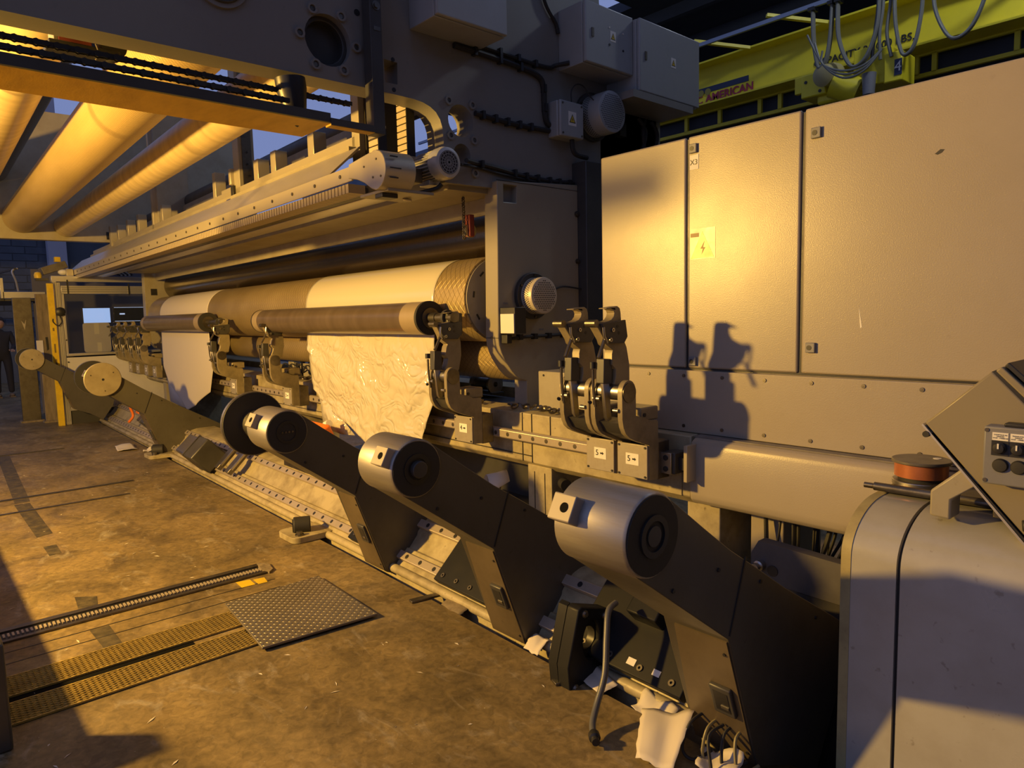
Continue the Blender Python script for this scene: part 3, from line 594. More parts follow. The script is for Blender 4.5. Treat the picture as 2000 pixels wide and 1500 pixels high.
# end housing of the hood with drive wheel, motor
hh = thing('drive_housing', 'rounded cream drive housing at the near end of the hood, beside the ribbed motor', 'housing', (-3.7, 2.2, 2.37))
SKEW[0] = False
pr = [(2.02, 2.37), (2.02, 2.475)] + circ(2.165, 2.455, .105, 12, pi*.75, -pi*.45, True) + [(2.12, 2.365)]
def hx(y): return y
hcx, hcz = -3.345, 2.385
b = MB(); b.prism([(-3.64, 2.385), (-3.63, 2.462), (hcx-.06, 2.485)] + [(hcx+.105*cos(a), hcz+.105*sin(a)) for a in [pi*.62-(pi*1.14)*i/12 for i in range(13)]] + [(hcx-.05, 2.295), (hcx-.12, 2.335), (hcx-.20, 2.365)], 2.012, 2.205, 'Y'); b.build('shell', zinc, hh, bev=.004)
for (x, z) in ((-3.33, 2.44), (-3.37, 2.35), (-3.29, 2.345), (-3.46, 2.42)): MB().cyl((x, 2.012, z), (x, 2.008, z), .006, 8).build('screw', steeld, hh)
for z, ln in ((2.445, .05), (2.385, .07), (2.335, .05)): MB().box(hcx+.098 if z != 2.385 else hcx+.1045, hcx+.1055, 2.04, 2.04+ln, z-.003, z+.003).build('vent_slot', black, hh)
MB().box(hcx-.16, hcx-.06, 2.205, 2.36, 2.36, 2.44).build('adapter', steeld, hh, bev=.006)
MB().box(-3.60, -3.30, 2.06, 2.36, 2.275, 2.292).build('base_plate', cream, hh, bev=.003); MB().box(-3.44, -3.36, 2.06, 2.16, 2.25, 2.275).build('limit_switch', black, hh, bev=.004)
mo = thing('electric_motor', 'grey ribbed electric motor with round fan grille at the hood end', 'motor', (-3.4, 2.44, 2.36))
ma = Vector((1, 0, 0)); mc = Vector((-3.51, 2.44, 2.462)); UZ = Vector((0, 0, 1)); sd = Vector((0, 1, 0))
MB().lathe(mc, ma, [(-.02, .05), (.0, .068), (.17, .068)], 28).build('stator', ltgrey, mo)
for i in range(30):
    a = 2*pi*i/30; d = sd*cos(a)+UZ*sin(a); t_ = sd*(-sin(a))+UZ*cos(a)
    MB().obox(mc+ma*.090+d*.075, (.16, .004, .024), Matrix((ma, t_, d)).transposed()).build('cooling_fin', ltgrey, mo)
MB().lathe(mc+ma*.17, ma, [(0, .090), (.055, .092), (.078, .084), (.083, .066)], 40).build('fan_cowl', ltgrey, mo)
MB().cyl(mc+ma*.2525, mc+ma*.254, .066, 32).build('fan_opening', black, mo)
gb = MB()
for rr in (.014, .030, .047, .062): gb.ring(mc+ma*.2535, mc+ma*.2555, rr+.0022, rr-.0022, 32)
for i in range(8):
    a = pi*i/8; d = sd*cos(a)+UZ*sin(a); gb.obox(mc+ma*.2545, (.002, .004, .126), Matrix((ma, ma.cross(d), d)).transposed())
gb.build('fan_grille', grey, mo, smooth=False)
MB().box(-3.50, -3.40, 2.40, 2.48, 2.355, 2.385).build('terminal_box', ltgrey, mo, bev=.004)
MB().tube([(-3.36, 2.46, 2.36), (-3.38, 2.44, 2.335), (-3.42, 2.38, 2.315), (-3.46, 2.33, 2.30), (-3.49, 2.30, 2.285)], .014, 10).build('cable', black, mo)
MB().tube([(-3.49, 2.30, 2.285), (-3.47, 2.27, 2.27), (-3.44, 2.30, 2.262)], .009, 8).build('gland', zinc, mo)
# wires over the arch area: two ribbed cable chains hanging from above
SKEW[0] = False
for (x, y, zt, zb, lbl) in ((-3.56, 2.165, 2.56, 2.53, 'short ribbed cable chain hanging under the dark column to the drive housing'), (-3.60, 2.385, 2.80, 2.54, 'tall ribbed cable chain standing inside the arch behind the ribbed motor')):
    t = thing('cable_chain', lbl, 'cable chain', (x, y, zb)); z = zb; b0 = None; zt2 = zt+.22 if zt > 2.7 else 2.66
    while z < zt2:
        lk = MB().box(x-.05, x+.05, y-.03, y+.03, z, z+.033).build('link', MATS['cable_chain_grey'], t, bev=.003) if b0 is None else piece(b0, t, (0, 0, z-zb)); b0 = b0 or lk; z += .038
    MB().box(x+.0505, x+.053, y-.028, y+.028, zb, zt2).build('side_strip', black, t); MB().box(x-.055, x+.055, y-.034, y+.034, zb-.04, zb).build('end_bracket', zinc, t)
# ---- shelf rail with posts standing behind the trough
SKEW[0] = True
sh = thing('shelf_frame', 'cream rail frame with short upright posts standing above the hood trough', 'frame', (-8, 2.33, 2.66))
MB().box(-13.0, -4.12, 2.30, 2.36, 2.695, 2.765).build('rail', zinc, sh, bev=.003); MB().box(-13.0, -4.12, 2.255, 2.37, 2.668, 2.695).build('ledge', cream, sh)
MB().box(-13.0, -3.6, 2.62, 2.70, 2.93, 3.0).build('rear_rail', cream, sh, bev=.003)
for (x, wv, zt) in ((-4.80, .10, 2.93), (-5.50, .10, 2.93), (-5.87, .10, 2.93), (-6.95, .08, 3.0), (-8.85, .08, 2.95)): MB().box(x-wv/2, x+wv/2, 2.31, 2.41, 2.765, zt).build('post', zinc, sh, bev=.003)
for x in (-10.0, -10.6, -11.2): MB().box(x-.05, x+.05, 2.31, 2.41, 2.765, 2.98).build('post', zinc, sh, bev=.003)
tp = thing('guide_column', 'tall cream guide column with linear rail behind the hanging dark column', 'column', (-4.12, 2.40, 2.60))
MB().box(-4.16, -4.06, 2.30, 2.44, 2.58, 4.0).build('column', cream, tp, bev=.004); MB().box(-4.06, -4.045, 2.34, 2.40, 2.60, 4.0).build('linear_rail', steeld, tp); MB().box(-4.06, -3.98, 2.44, 2.56, 2.60, 4.0).build('back_web', darkp, tp)
for k in range(6): MB().cyl((-4.045, 2.37, 2.66+k*.11), (-4.040, 2.37, 2.66+k*.11), .009, 8).build('rail_bolt', black, tp)
for j, (x, lbl) in enumerate(((-6.30, 'guide column with bearing blocks on the hood, right of the wide plain column'), )):
    tp = thing('guide_column', lbl, 'column', (x, 2.4, 2.60)); MB().box(x-.07, x+.07, 2.30, 2.44, 2.55, 4.0).build('column', cream, tp, bev=.004)
    MB().box(x+.07, x+.085, 2.33, 2.41, 2.60, 4.0).build('linear_rail', steeld, tp); MB().box(x-.12, x-.07, 2.27, 2.33, 2.80, 2.94).build('bearing_block', zinc, tp, bev=.004); MB().box(x-.10, x-.04, 2.275, 2.30, 2.70, 2.79).build('terminal_block', black, tp, bev=.003)
    MB().box(x-.45, x-.10, 2.31, 2.38, 2.70, 2.80).build('bracket', zinc, tp, bev=.003); MB().cyl((x-.16, 2.28, 2.66), (x-.06, 2.28, 2.66), .03, 14).build('adjuster', steel, tp)
    for k in range(5): MB().cyl((x+.085, 2.37, 2.66+k*.10), (x+.09, 2.37, 2.66+k*.10), .009, 8).build('rail_bolt', black, tp)
wc = thing('wide_column', 'wide plain cream column on the hood before the far frame', 'column', (-8.6, 2.5, 2.55)); MB().box(-9.25, -9.18, 2.30, 2.72, 2.55, 4.2).build('front_flange', zinc, wc, bev=.003); MB().box(-9.18, -9.10, 2.34, 2.70, 2.55, 4.2).build('web', cream, wc, bev=.003)
ec = thing('end_panel', 'cream end panel of the hood with small square window at the far frame', 'panel', (-11.4, 2.4, 2.5)); MB().box(-11.6, -11.5, 2.28, 2.55, 2.5, 3.0).build('sheet', cream, ec, bev=.003); MB().box(-11.5, -11.49, 2.40, 2.50, 2.62, 2.78).build('window', black, ec)
# inner dark hoist chain near the post plate
SKEW[0] = False
hcn = thing('hoist_chain', 'small hanging link chain with red hook block beside the lit post plate', 'chain', (-3.62, 2.83, 2.06))
z = 2.34
for i in range(16):
    MB().ring((-3.60-.004, 2.80, z), (-3.60+.004, 2.80, z), .012, .006, 10).build('link', steeld, hcn) if i % 2 else MB().ring((-3.60, 2.80-.004, z), (-3.60, 2.80+.004, z), .012, .006, 10).build('link', steeld, hcn); z -= .0165
MB().box(-3.62, -3.57, 2.825, 2.865, 2.10, 2.24).build('hook_block', red, hcn, bev=.006); MB().ring((-3.60, 2.845, 2.14), (-3.585, 2.845, 2.14), .045, .025, 20).build('wheel', steel, hcn)
# ================================================================== base beam with rail, chain tray
SKEW[0] = True
bm_ = thing('base_beam', 'long worn cream base beam carrying the numbered carriages on a steel rail', 'beam', (-6, 3.0, .6))
b = MB(); b.prism([(2.95, .66), (2.95, .97), (3.12, .985), (3.12, .93), (3.55, .93), (3.55, 1.0), (3.72, 1.0), (3.72, .62), (3.0, .62)], -14.2, -2.0, 'X'); b.build('beam_body', creamd, bm_, bev=.006)
MB().box(-14.2, -1.98, 2.905, 2.95, .795, .850).build('rail_foot', creamd, bm_)
rl = MB().prism([(2.865, .812), (2.865, .858), (2.875, .866), (2.905, .866), (2.905, .804), (2.875, .804)], -14.2, -2.0, 'X').build('linear_rail', railm, bm_, bev=.002)
bs = MB().cyl((0, 0, 0), (0, -.003, 0), .0135, 12).build('rail_bolt', steeld, rl, local=True); n = 0
for i in range(96):
    x = -2.13-.12*i; wv = Vector(skp((x, 2.866, .835)))-bm_.location
    if n == 0: bs.location = wv
    else: piece(bs, rl, wv)
    n += 1
MB().box(-14.2, -3.2, 2.94, 2.952, .700, .704).build('seam', black, bm_); 
for x in (-3.28, -3.19, -3.02): MB().box(x-.002, x+.002, 2.945, 2.9515, .66, .97).build('seam', black, bm_)
MB().box(-3.17, -2.05, 2.943, 2.949, .66, .785).build('inset_panel', creamd, bm_, bev=.003)
MB().box(-14.2, -3.0, 3.55, 3.80, 1.0, 1.03).build('rear_ledge', creamd, bm_); MB().box(-14.2, -3.7, 3.25, 3.5, .93, .96).build('tray_bar', darkp, bm_)
for (x, wv) in ((-3.15, .22), (-7.2, .2), (-11.2, .2)):
    lg = MB().box(x-wv/2, x+wv/2, 2.97, 3.55, -.6, .64).build('leg', creamd, bm_, bev=.004)
    for q in (-.045, .05): MB().box(x+q-.0015, x+q+.0015, 2.966, 2.971, -.2, .60).build('seam', black, lg)
MB().cyl((-2.96, 2.99, .56), (-2.90, 2.96, .56), .035, 16).build('pipe_stub', black, bm_)
# drag chain lying on the beam (curved links)
def loopchain(lbl, x0, x1, y, z, amp):
    t = thing('link_chain', lbl, 'chain', (x0, y, z)); n = int(abs(x1-x0)/.042); s0 = None
    for i in range(n):
        x = x0+(x1-x0)*(i+.5)/n
        loc = Vector(skp((x, y+amp*sin(i*1.7)*.3, z+.006*sin(i*2.3))))-t.location
        if s0 is None: s0 = MB().ring((0, 0, -.004), (0, 0, .004), .027, .017, 12).build('link', steeld, t, local=True); s0.location = loc; s0.rotation_euler = (.35, .2, .2)
        else: c = piece(s0, t, loc); c.rotation_euler = ((.55 if i % 2 else -.4), .25*sin(i), .3*cos(i*2))
    return t
loopchain('dark link chain lying on the beam between carriages four and five', -2.45, -3.45, 2.99, 1.005, .05)
loopchain('dark link chain on the beam behind the wrinkled web', -3.75, -5.2, 2.99, 1.0, .05)
loopchain('dark link chain on the beam between the two middle carriages', -6.6, -7.6, 3.0, 1.0, .05)
# coils and valves on the beam behind the web
vb = thing('valve_bank', 'row of dark valves and cable coils on the beam between the middle carriages', 'valves', (-7.2, 3.3, .96))
random.seed(4)
for k in range(6):
    x = -6.7-.2*k; MB().box(x-.07, x+.07, 3.28, 3.46, .96, 1.10+random.uniform(0, .05)).build('valve_body', cream if k % 2 else steeld, vb, bev=.006); MB().cyl((x, 3.34, 1.1), (x, 3.34, 1.20), .025, 12).build('solenoid', black, vb)
    MB().tube([(x+.05, 3.27, 1.05), (x+.02, 3.2, 1.10), (x-.08, 3.2, 1.02), (x-.13, 3.27, 1.04)], .008, 6).build('cable', rubber, vb)
vb2 = thing('cable_drum', 'small dark geared spool on the beam under the lower drum', 'spool', (-4.3, 3.4, .99))
MB().cyl((-4.35, 3.42, 1.06), (-4.15, 3.42, 1.06), .05, 20).build('spool', steeld, vb2); MB().ring((-4.37, 3.42, 1.06), (-4.35, 3.42, 1.06), .075, .02, 20).build('flange', steel, vb2); MB().ring((-4.15, 3.42, 1.06), (-4.13, 3.42, 1.06), .075, .02, 20).build('flange', steel, vb2); MB().box(-4.4, -4.1, 3.36, 3.48, .99, 1.0).build('base', darkp, vb2)
# ================================================================== carriages (local frame: near face x=0, plate front y=2.70)
SKEW[0] = False
platem = mat('plate_steel', (.40, .36, .29), .42, .35, .6, (.26, .21, .14), 9, .05, 60, .4)
def carriage(lbl, hook_dy=0., num=None, parts=True):
    t = thing('core_carriage', lbl, 'carriage', (0, 0, 0), 'core chuck carriages along the base beam')
    J = [(2.70, .952), (2.70, .779), (2.77, .774), (2.77, 1.060), (2.762, 1.068), (2.70, 1.075), (2.665, 1.092), (2.60, 1.108), (2.599, 1.225)] + [(2.549+.05*cos(a), 1.225+.055*sin(a)) for a in [pi*i/10 for i in range(1, 11)]] + [(2.500, 1.10), (2.508, 1.062), (2.525, 1.030), (2.552, 1.008), (2.59, .990), (2.64, .972)]
    for (a, e) in ((-.028, 0), (-.196, -.168)):
        p = MB().prism(J, a, e, 'X').build('side_plate', carm, t, bev=.004)
        MB().cyl((e, 2.549, 1.222), (e+.004, 2.549, 1.222), .047, 24).build('bearing_cap', steeld, p); MB().cyl((e, 2.66, 1.105), (e+.006, 2.66, 1.105), .010, 10).build('plug', black, p)
    MB().cyl((-.17, 2.549, 1.222), (-.026, 2.549, 1.222), .040, 24).build('cross_shaft', steel, t)
    MB().prism([(2.525, 1.075), (2.56, 1.02), (2.64, .985), (2.70, .962), (2.76, .962), (2.76, 1.05), (2.60, 1.09)], -.166, -.030, 'X').build('core_block', darkp, t)
    pl = MB().box(-.190, -.004, 2.688, 2.70, .782, .950).build('front_plate', platem, t, bev=.003)
    for (x, z) in ((-.178, .938), (-.016, .938), (-.178, .794), (-.016, .794)): MB().cyl((x, 2.688, z), (x, 2.684, z), .006, 8).build('screw', black, pl)
    MB().box(-.196, 0, 2.77, 2.862, .77, .96).build('slide_block', steeld, t, bev=.004)
    MB().box(-.16, -.02, 2.66, 2.80, 1.068, 1.135).build('clamp_motor', carm, t, bev=.008)
    if num:
        lb = MB().box(-.135, -.055, 2.6865, 2.688, .845, .902).build('number_plate', white, pl)
        text(num, .042, black, lb, 'numeral', (-.115, 2.6858, .874), (1, 0, 0), (0, 0, 1))
        MB().prism([(-.094, .870), (-.080, .870), (-.080, .866), (-.070, .874), (-.080, .882), (-.080, .878), (-.094, .878)], 2.6855, 2.6865, 'Y').build('arrow', black, lb, smooth=False)
    # hook arm pivoting on the shaft
    A = [(2.484, 1.617), (2.561, 1.625), (2.578, 1.615), (2.584, 1.598), (2.595, 1.485), (2.627, 1.429), (2.647, 1.345), (2.647, 1.255), (2.60, 1.225), (2.54, 1.225), (2.534, 1.256), (2.546, 1.30), (2.546, 1.330), (2.520, 1.352), (2.520, 1.400), (2.527, 1.420), (2.476, 1.449), (2.467, 1.470), (2.420, 1.53), (2.428, 1.555), (2.470, 1.552), (2.498, 1.556), (2.520, 1.563), (2.536, 1.578), (2.540, 1.592), (2.534, 1.606), (2.515, 1.614), (2.484, 1.612)]
    def sh(p): k = max(0, (p[1]-1.225)/.37); return (p[0]+hook_dy*k, p[1])
    hk = MB().prism([sh(p) for p in A], -.125, -.075, 'X').build('hook_arm', carm, t, bev=.004)
    ck = [sh(p) for p in [(2.430, 1.545), (2.52, 1.552), (2.60, 1.56), (2.615, 1.48), (2.59, 1.45), (2.49, 1.455), (2.455, 1.49)]]
    MB().prism(ck, -.075, -.058, 'X').build('cheek_plate', darkp, hk, bev=.003)
    for p in ((2.505, 1.515), (2.488, 1.470)): q = sh(p); MB().ring((-.058, q[0], q[1]), (-.052, q[0], q[1]), .010, .004, 12).build('bolt', steel, hk)
    for p in ((2.54, 1.53), (2.55, 1.50)): q = sh(p); MB().cyl((-.058, q[0], q[1]), (-.057, q[0], q[1]), .008, 10).build('hole', black, hk)
    tp = sh((2.408, 1.548)); MB().cyl((-.13, tp[0], tp[1]), (-.07, tp[0], tp[1]), .017, 14).build('tip_roller', steeld, hk)
    l0 = sh((2.45, 1.475)); l1 = (l0[0]-.055, l0[1]-.085); MB().tube([(-.06, *l0), (-.05, *l1)], .009, 8, 1).build('handle', steeld, hk)
    m0 = sh((2.432, 1.53)); m1 = sh((2.437, 1.49)); m2 = sh((2.456, 1.455)); MB().tube([(-.05, *m0), (-.05, *m1), (-.05, *m2)], .006, 6).build('spring', steel, hk)
    # clamp lever in front of the shaft
    lv = MB().prism([(2.470, 1.265), (2.475, 1.382), (2.53, 1.378), (2.53, 1.26)], -.135, -.085, 'X').build('lever_block', darkp, t, bev=.004)
    b = MB(); b.prism([(2.478, 1.27), (2.520, 1.27), (2.535, 1.09), (2.515, 1.082), (2.500, 1.10)], -.115, -.095, 'X'); b.build('lever_blade', steel, lv, bev=.003)
    MB().tube([(-.15, 2.468, 1.33), (-.152, 2.472, 1.24), (-.150, 2.485, 1.15)], .007, 8).build('tension_rod', steeld, lv); MB().cyl((-.15, 2.468, 1.335), (-.15, 2.468, 1.365), .016, 12).build('knob', black, lv)
    MB().cyl((-.165, 2.49, 1.19), (-.125, 2.49, 1.19), .013, 10).build('bolt', steel, t); MB().cyl((-.02, 2.497, 1.14), (-.05, 2.497, 1.14), .010, 10).build('bolt', steel, t); MB().cyl((-.19, 2.485, 1.17), (-.175, 2.475, 1.17), .009, 10).build('bolt', black, t)
    return t
def place(t, x): p = Vector(skp2((x, 2.70, 0))); t.location = (p.x, p.y-2.70, 0); return t
def skp2(v):
    SKEW[0] = True; r = skp(v); SKEW[0] = False; return r
cA = carriage('core chuck carriage numbered 5 nearest the stop block, rightmost of all', 0., '5'); place(cA, -2.061)
cB = clone(cA); cB['label'] = 'core chuck carriage numbered 5 just left of the rightmost carriage'; place(cB, -2.274)
cC = carriage('core chuck carriage numbered 4 holding the near core end', .085, '4'); place(cC, -3.466)
cD = carriage('core chuck carriage holding the far end of the near core, left of the wrinkled web', .085, '3'); place(cD, -6.30)
cE = clone(cD); cE['label'] = 'core chuck carriage right of the far matt web, holding its core'; place(cE, -7.80)
for (x, l) in ((-11.25, 'nearest of the far carriages, holding the far core left end'), (-11.75, 'second of the far carriages bunched left of the matt web'), (-12.30, 'third of the far carriages bunched left of the matt web'), (-12.80, 'farthest of the far carriages bunched before the booth')):
    c = clone(cD if x > -11.5 else cB); c['label'] = l; place(c, x)
# chucks joining carriages and cores
SKEW[0] = True
for (xa, xb, lbl) in ((-3.61, -3.82, 'steel chuck spindle in the near end of the near core'), (-6.50, -6.70, 'steel chuck spindle in the far end of the near core'), (-8.0, -8.40, 'steel chuck spindle in the near end of the far core'), (-11.2, -11.30, 'steel chuck spindle in the far end of the far core')):
    t = thing('core_chuck', lbl, 'chuck', (xa, 2.612, 1.56)); MB().cyl((xa+.09, 2.612, 1.585), (xb, 2.612, 1.585), .030, 18).build('spindle', steeld, t); MB().cyl((xa+.03, 2.612, 1.585), (xa+.005, 2.612, 1.585), .05, 20).build('collar', darkp, t); MB().box(xa+.005, xa+.06, 2.585, 2.70, 1.47, 1.615).build('clamp_jaw', darkp, t, bev=.01)
SKEW[0] = False
# stop block and box on the beam end
sb = thing('stop_block', 'dark stop block with two bolts at the near end of the beam', 'stop', (-2.0, 2.85, .78)); MB().box(-2.06, -1.985, 2.80, 2.90, .80, .905).build('block', darkp, sb, bev=.004); pl = MB().box(-2.062, -2.0, 2.787, 2.80, .80, .905).build('cap_plate', steel, sb, bev=.002)
for z in (.825, .88): MB().cyl((-2.03, 2.787, z), (-2.03, 2.783, z), .014, 12).build('bolt', black, pl)
MB().box(-1.985, -1.95, 2.83, 2.93, .82, .88).build('buffer', black, sb)
MB().box(-1.95, -1.93, 2.82, 2.95, .765, .945).build('bracket', zinc, sb, bev=.002)
jb = thing('cover_box', 'cream cover box on the beam behind the two carriages numbered 5', 'box', (-2.95, 3.2, .97)); MB().box(-3.20, -2.68, 3.05, 3.40, .985, 1.235).build('box', cream, jb, bev=.006)
for (x, z) in ((-3.15, 1.21), (-3.15, 1.0), (-2.75, 1.21)): MB().cyl((x, 3.05, z), (x, 3.046, z), .007, 8).build('screw', black, jb)
# ================================================================== inclined bed with two linear rails along the trench
SKEW[0] = True
bed = thing('inclined_bed', 'sloping cream guide bed with two steel rails along the floor trench', 'guide bed', (-7, 2.4, -.5))
MB().prism([(2.235, -.6), (2.235, .012), (2.262, .048), (2.30, .085), (2.335, .120), (2.352, .115), (2.415, .185), (2.42, .205), (2.455, .245), (2.50, .275), (2.56, .29), (2.78, .29), (2.78, -.6)], -14.6, -1.30, 'X').build('bed_body', creamd, bed, bev=.004)
MB().cyl((-14.6, 2.225, .018), (-1.30, 2.225, .018), .028, 14).build('edge_pipe', creamd, bed)
def railslope(y0, z0, nm):
    d = Vector((0, .72, .69)).normalized(); nrm = Vector((0, -.69, .72)).normalized(); c = Vector((0, y0, z0))
    q = [c - d*.030, c + d*.030, c + d*.026 + nrm*.026, c - d*.026 + nrm*.026]
    rl = MB().prism([(p.y, p.z) for p in q], -14.6, -1.30, 'X').build('linear_rail', railm, bed, bev=.003)
    top = c + nrm*.0265; M_ = Matrix.Rotation(atan2(.69, .72), 3, 'X'); s0 = None
    for i in range(87):
        p = Vector(skp((-1.38-.15*i, top.y, top.z)))-bed.location
        if s0 is None:
            h = MB(); h.cyl((0, 0, 0), nrm*.001, .015, 12); s0 = h.build('rail_hole', black, rl, local=True); s0.location = p
        else: piece(s0, rl, p)
railslope(2.288, .082, 'a'); railslope(2.452, .248, 'b')
SKEW[0] = False
# ================================================================== swing arms: local origin on the chuck axis at the arm near face (x=0)
def arm(lbl, clampx, disc=False, flange=0., hub='ring', gl=True):
    t = thing('swing_arm', lbl, 'swing arm', (0, 0, 0), 'swing arms along the floor trench')
    W = -.265; R = .125
    up_ = [(.068, .101), (.26, -.036), (.413, -.144), (.56, -.235), (.78, -.375), (1.10, -.560), (1.26, -.655), (1.29, -.75), (1.24, -.95), (1.05, -1.22), (.84, -1.08), (.60, -.972), (.405, -.443), (.02, -.166), (-.072, -.102)]
    hole_lo = None
    nose = [(R*.97*cos(a), R*.97*sin(a)) for a in [radians(57)+radians(178)*i/14 for i in range(15)]]
    boom = up_[:-1] + list(reversed(nose))[1:-1] if False else [(.068, .103)] + up_[1:-1] + [(-.068, -.103)] + [(R*.97*cos(a), R*.97*sin(a)) for a in [radians(236)-radians(178)*i/14 for i in range(15)]][1:-1]
    MB().prism([(p[0], p[1]) for p in boom], W+.004, -.004, 'X').build('boom', armp, t, bev=.005)
    # weld seam plates proud of the boom sides and the front cover sheet
    MB().prism([(.50, -.187), (.405, -.43), (.411, -.433), (.507, -.190)], -.0045, -.001, 'X').build('seam', black, t)
    # cylinder shell of the chuck end
    MB().lathe((W, 0, 0), (1, 0, 0), [(0, R-.012), (.002, R), (-W-.008, R), (-W, R-.006), (-W, .02)], 48).build('chuck_shell', shellm, t)
    MB().cyl((-.001, 0, 0), (.004, 0, 0), R-.010, 40).build('end_plate', rubber, t)
    if hub == 'ring':
        MB().ring((.003, 0, 0), (.010, 0, 0), .062, .044, 28).build('hub_ring', black, t); MB().cyl((.003, 0, 0), (.008, 0, 0), .030, 20).build('hub_cap', darkp, t)
    elif hub == 'boss': MB().ring((.003, 0, 0), (.008, 0, 0), .065, .045, 28).build('hub_ring', black, t); MB().cyl((.003, 0, 0), (.030, 0, 0), .036, 24).build('hub_boss', darkp, t, bev=.004)
    else:
        k = MB().ring((.003, 0, 0), (.007, 0, 0), .064, .050, 28).build('hub_ring', black, t)
        for q in (-.03, -.01, .01, .03): MB().cyl((.004, q, 0), (.008, q, 0), .006, 10).build('hub_bolt', steeld, k)
    # clamp block with bore on the shell
    M_ = Matrix.Rotation(radians(-28), 3, 'X'); c = Vector((clampx, -.118, .058))
    cb = MB().obox(c, (.088, .055, .080), M_).build('clamp_block', mat('machined_block', (.34, .30, .25), .55, .1), t, bev=.004) if 'machined_block' not in MATS else MB().obox(c, (.088, .055, .080), M_).build('clamp_block', MATS['machined_block'], t, bev=.004)
    n_ = M_ @ Vector((0, -1, 0)); MB().cyl(c+n_*.024+Vector((.010, 0, 0)), c+n_*.0290+Vector((.010, 0, 0)), .015, 16).build('bore', mesh_black, cb)
    # front cover sheet on the lower boom, latch window
    cov = MB(); d = Vector((0, .60-.405, -.972+.443)); n0 = Vector((0, -.529, -.195)).normalized()
    def fp(s_): return Vector((0, .405, -.443))+d*s_
    cv = [fp(.02)+n0*.006, fp(.98)+n0*.006]
    cov.add([(W+.05, *cv[0].yz), (-.012, *cv[0].yz), (-.012, *cv[1].yz), (W+.012, *cv[1].yz), (W+.05, *fp(.02).yz), (-.012, *fp(.02).yz), (-.012, *fp(.98).yz), (W+.012, *fp(.98).yz)], [(0, 1, 2, 3), (4, 7, 6, 5), (0, 4, 5, 1), (1, 5, 6, 2), (2, 6, 7, 3), (3, 7, 4, 0)])
    cvr = cov.build('cover_sheet', armw, t)
    p = fp(.50)+n0*.012; rot = Matrix((Vector((1, 0, 0)), d.normalized(), n0)).transposed()
    fr_ = MB().obox(p+Vector((-.075, 0, 0)), (.085, .125, .020), rot).build('latch_frame', darkp, cvr, bev=.006); MB().obox(p+Vector((-.075, 0, 0))+n0*.0095, (.055, .085, .004), rot).build('latch_recess', black, fr_); MB().obox(p+Vector((-.066, 0, 0))+n0*.012+d.normalized()*.022, (.03, .012, .004), rot).build('latch_tongue', steel, fr_)
    for q in (.12, .9): MB().cyl(fp(q)+n0*.006+Vector((-.03, 0, 0)), fp(q)+n0*.010+Vector((-.03, 0, 0)), .006, 8).build('screw', black, cvr)
    for (y, z) in ((.34, -.19), (.60, -.30), (1.02, -.56), (.10, -.19)): MB().cyl((-.004, y, z), (.001, y, z), .007, 8).build('plug', black, t)
    if disc:
        MB().lathe((.006, 0, 0), (1, 0, 0), [(0, .182), (.003, .190), (.020, .190), (.024, .183), (.030, .183), (.032, .02), (.032, .0)], 48).build('end_disc', mat('dull_brass_disc', (.40, .34, .22), .42, .4, .6, (.20, .16, .09), 5) if 'dull_brass_disc' not in MATS else MATS['dull_brass_disc'], t); MB().cyl((.036, 0, 0), (.0385, 0, 0), .014, 14).build('centre_hole', black, t)
        for k in range(3): a = .6+2.1*k; MB().cyl((.036, .13*cos(a), .13*sin(a)), (.0385, .13*cos(a), .13*sin(a)), .007, 10).build('screw', steeld, t)
    if flange:
        MB().lathe((W-.23, 0, 0), (1, 0, 0), [(0, .05), (0, flange-.004), (.006, flange), (.026, flange), (.03, flange-.003), (.030, .05)], 48).build('rear_flange', rubber, t)
        MB().ring((W-.232, 0, 0), (W-.206, 0, 0), flange+.003, flange-.004, 48).build('flange_rim', steel, t); MB().cyl((W-.22, 0, 0), (W, 0, 0), .085, 32).build('spindle', steel, t)
    return t
YA = lambda x: 1.545-.0245*(x+1.17)
def at(t, x, dz=0., sc=1.): t.location = (x, YA(x), .972+dz); t.scale = (sc,)*3; return t
a5 = at(arm('nearest swing arm, dark with steel chuck end, in front of the cream pedestal', -.215), -1.17)
a4 = at(arm('second swing arm from the right, with round hub boss and clamp block', -.055, hub='boss'), -2.39)
a3 = at(arm('third swing arm from the right, with large dark flange behind its chuck', -.16, flange=.192, hub='bolts'), -3.73)
a2 = at(arm('swing arm with brass coloured end disc, left of the matt web', -.2, True, .192), -8.95)
a1 = clone(a2); a1['label'] = 'farthest swing arm with end disc, in front of the yellow post'; at(a1, -12.55, .115, .83); a1.location = (-12.55, 1.531, 1.091)
# carriage sleds and gear motors carrying the arms on the bed
SKEW[0] = True
def sled(lbl, x, wv, bearing=False):
    t = thing('arm_sled', lbl, 'sled', (x, 2.4, .1))
    d = Vector((0, .72, .69)).normalized(); nrm = Vector((0, -.69, .72)).normalized(); c = Vector((x, 2.37, .165))+nrm*.065
    rot = Matrix((Vector((1, 0, 0)), d, nrm)).transposed()
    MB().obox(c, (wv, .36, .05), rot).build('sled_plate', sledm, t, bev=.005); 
    for sg in (-1, 1): MB().obox(c+d*.115*sg-nrm*.045, (wv*.9, .07, .035), rot).build('runner_block', steeld, t)
    for i in range(4):
        q = c+d*-.14+nrm*.025+Vector((-wv/2+.06+i*(wv-.12)/3, 0, 0)); MB().ring(q, q+nrm*.006, .014, .006, 12).build('bolt', steeld, t)
    return t, c, d, nrm, rot
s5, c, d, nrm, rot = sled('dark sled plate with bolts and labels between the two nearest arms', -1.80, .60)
for (dx, w_) in ((.03, .03), (.16, .026)): MB().obox(c+d*-.13+nrm*.0265+Vector((dx, 0, 0)), (w_*1.4, w_, .002), rot).build('label', white, s5)
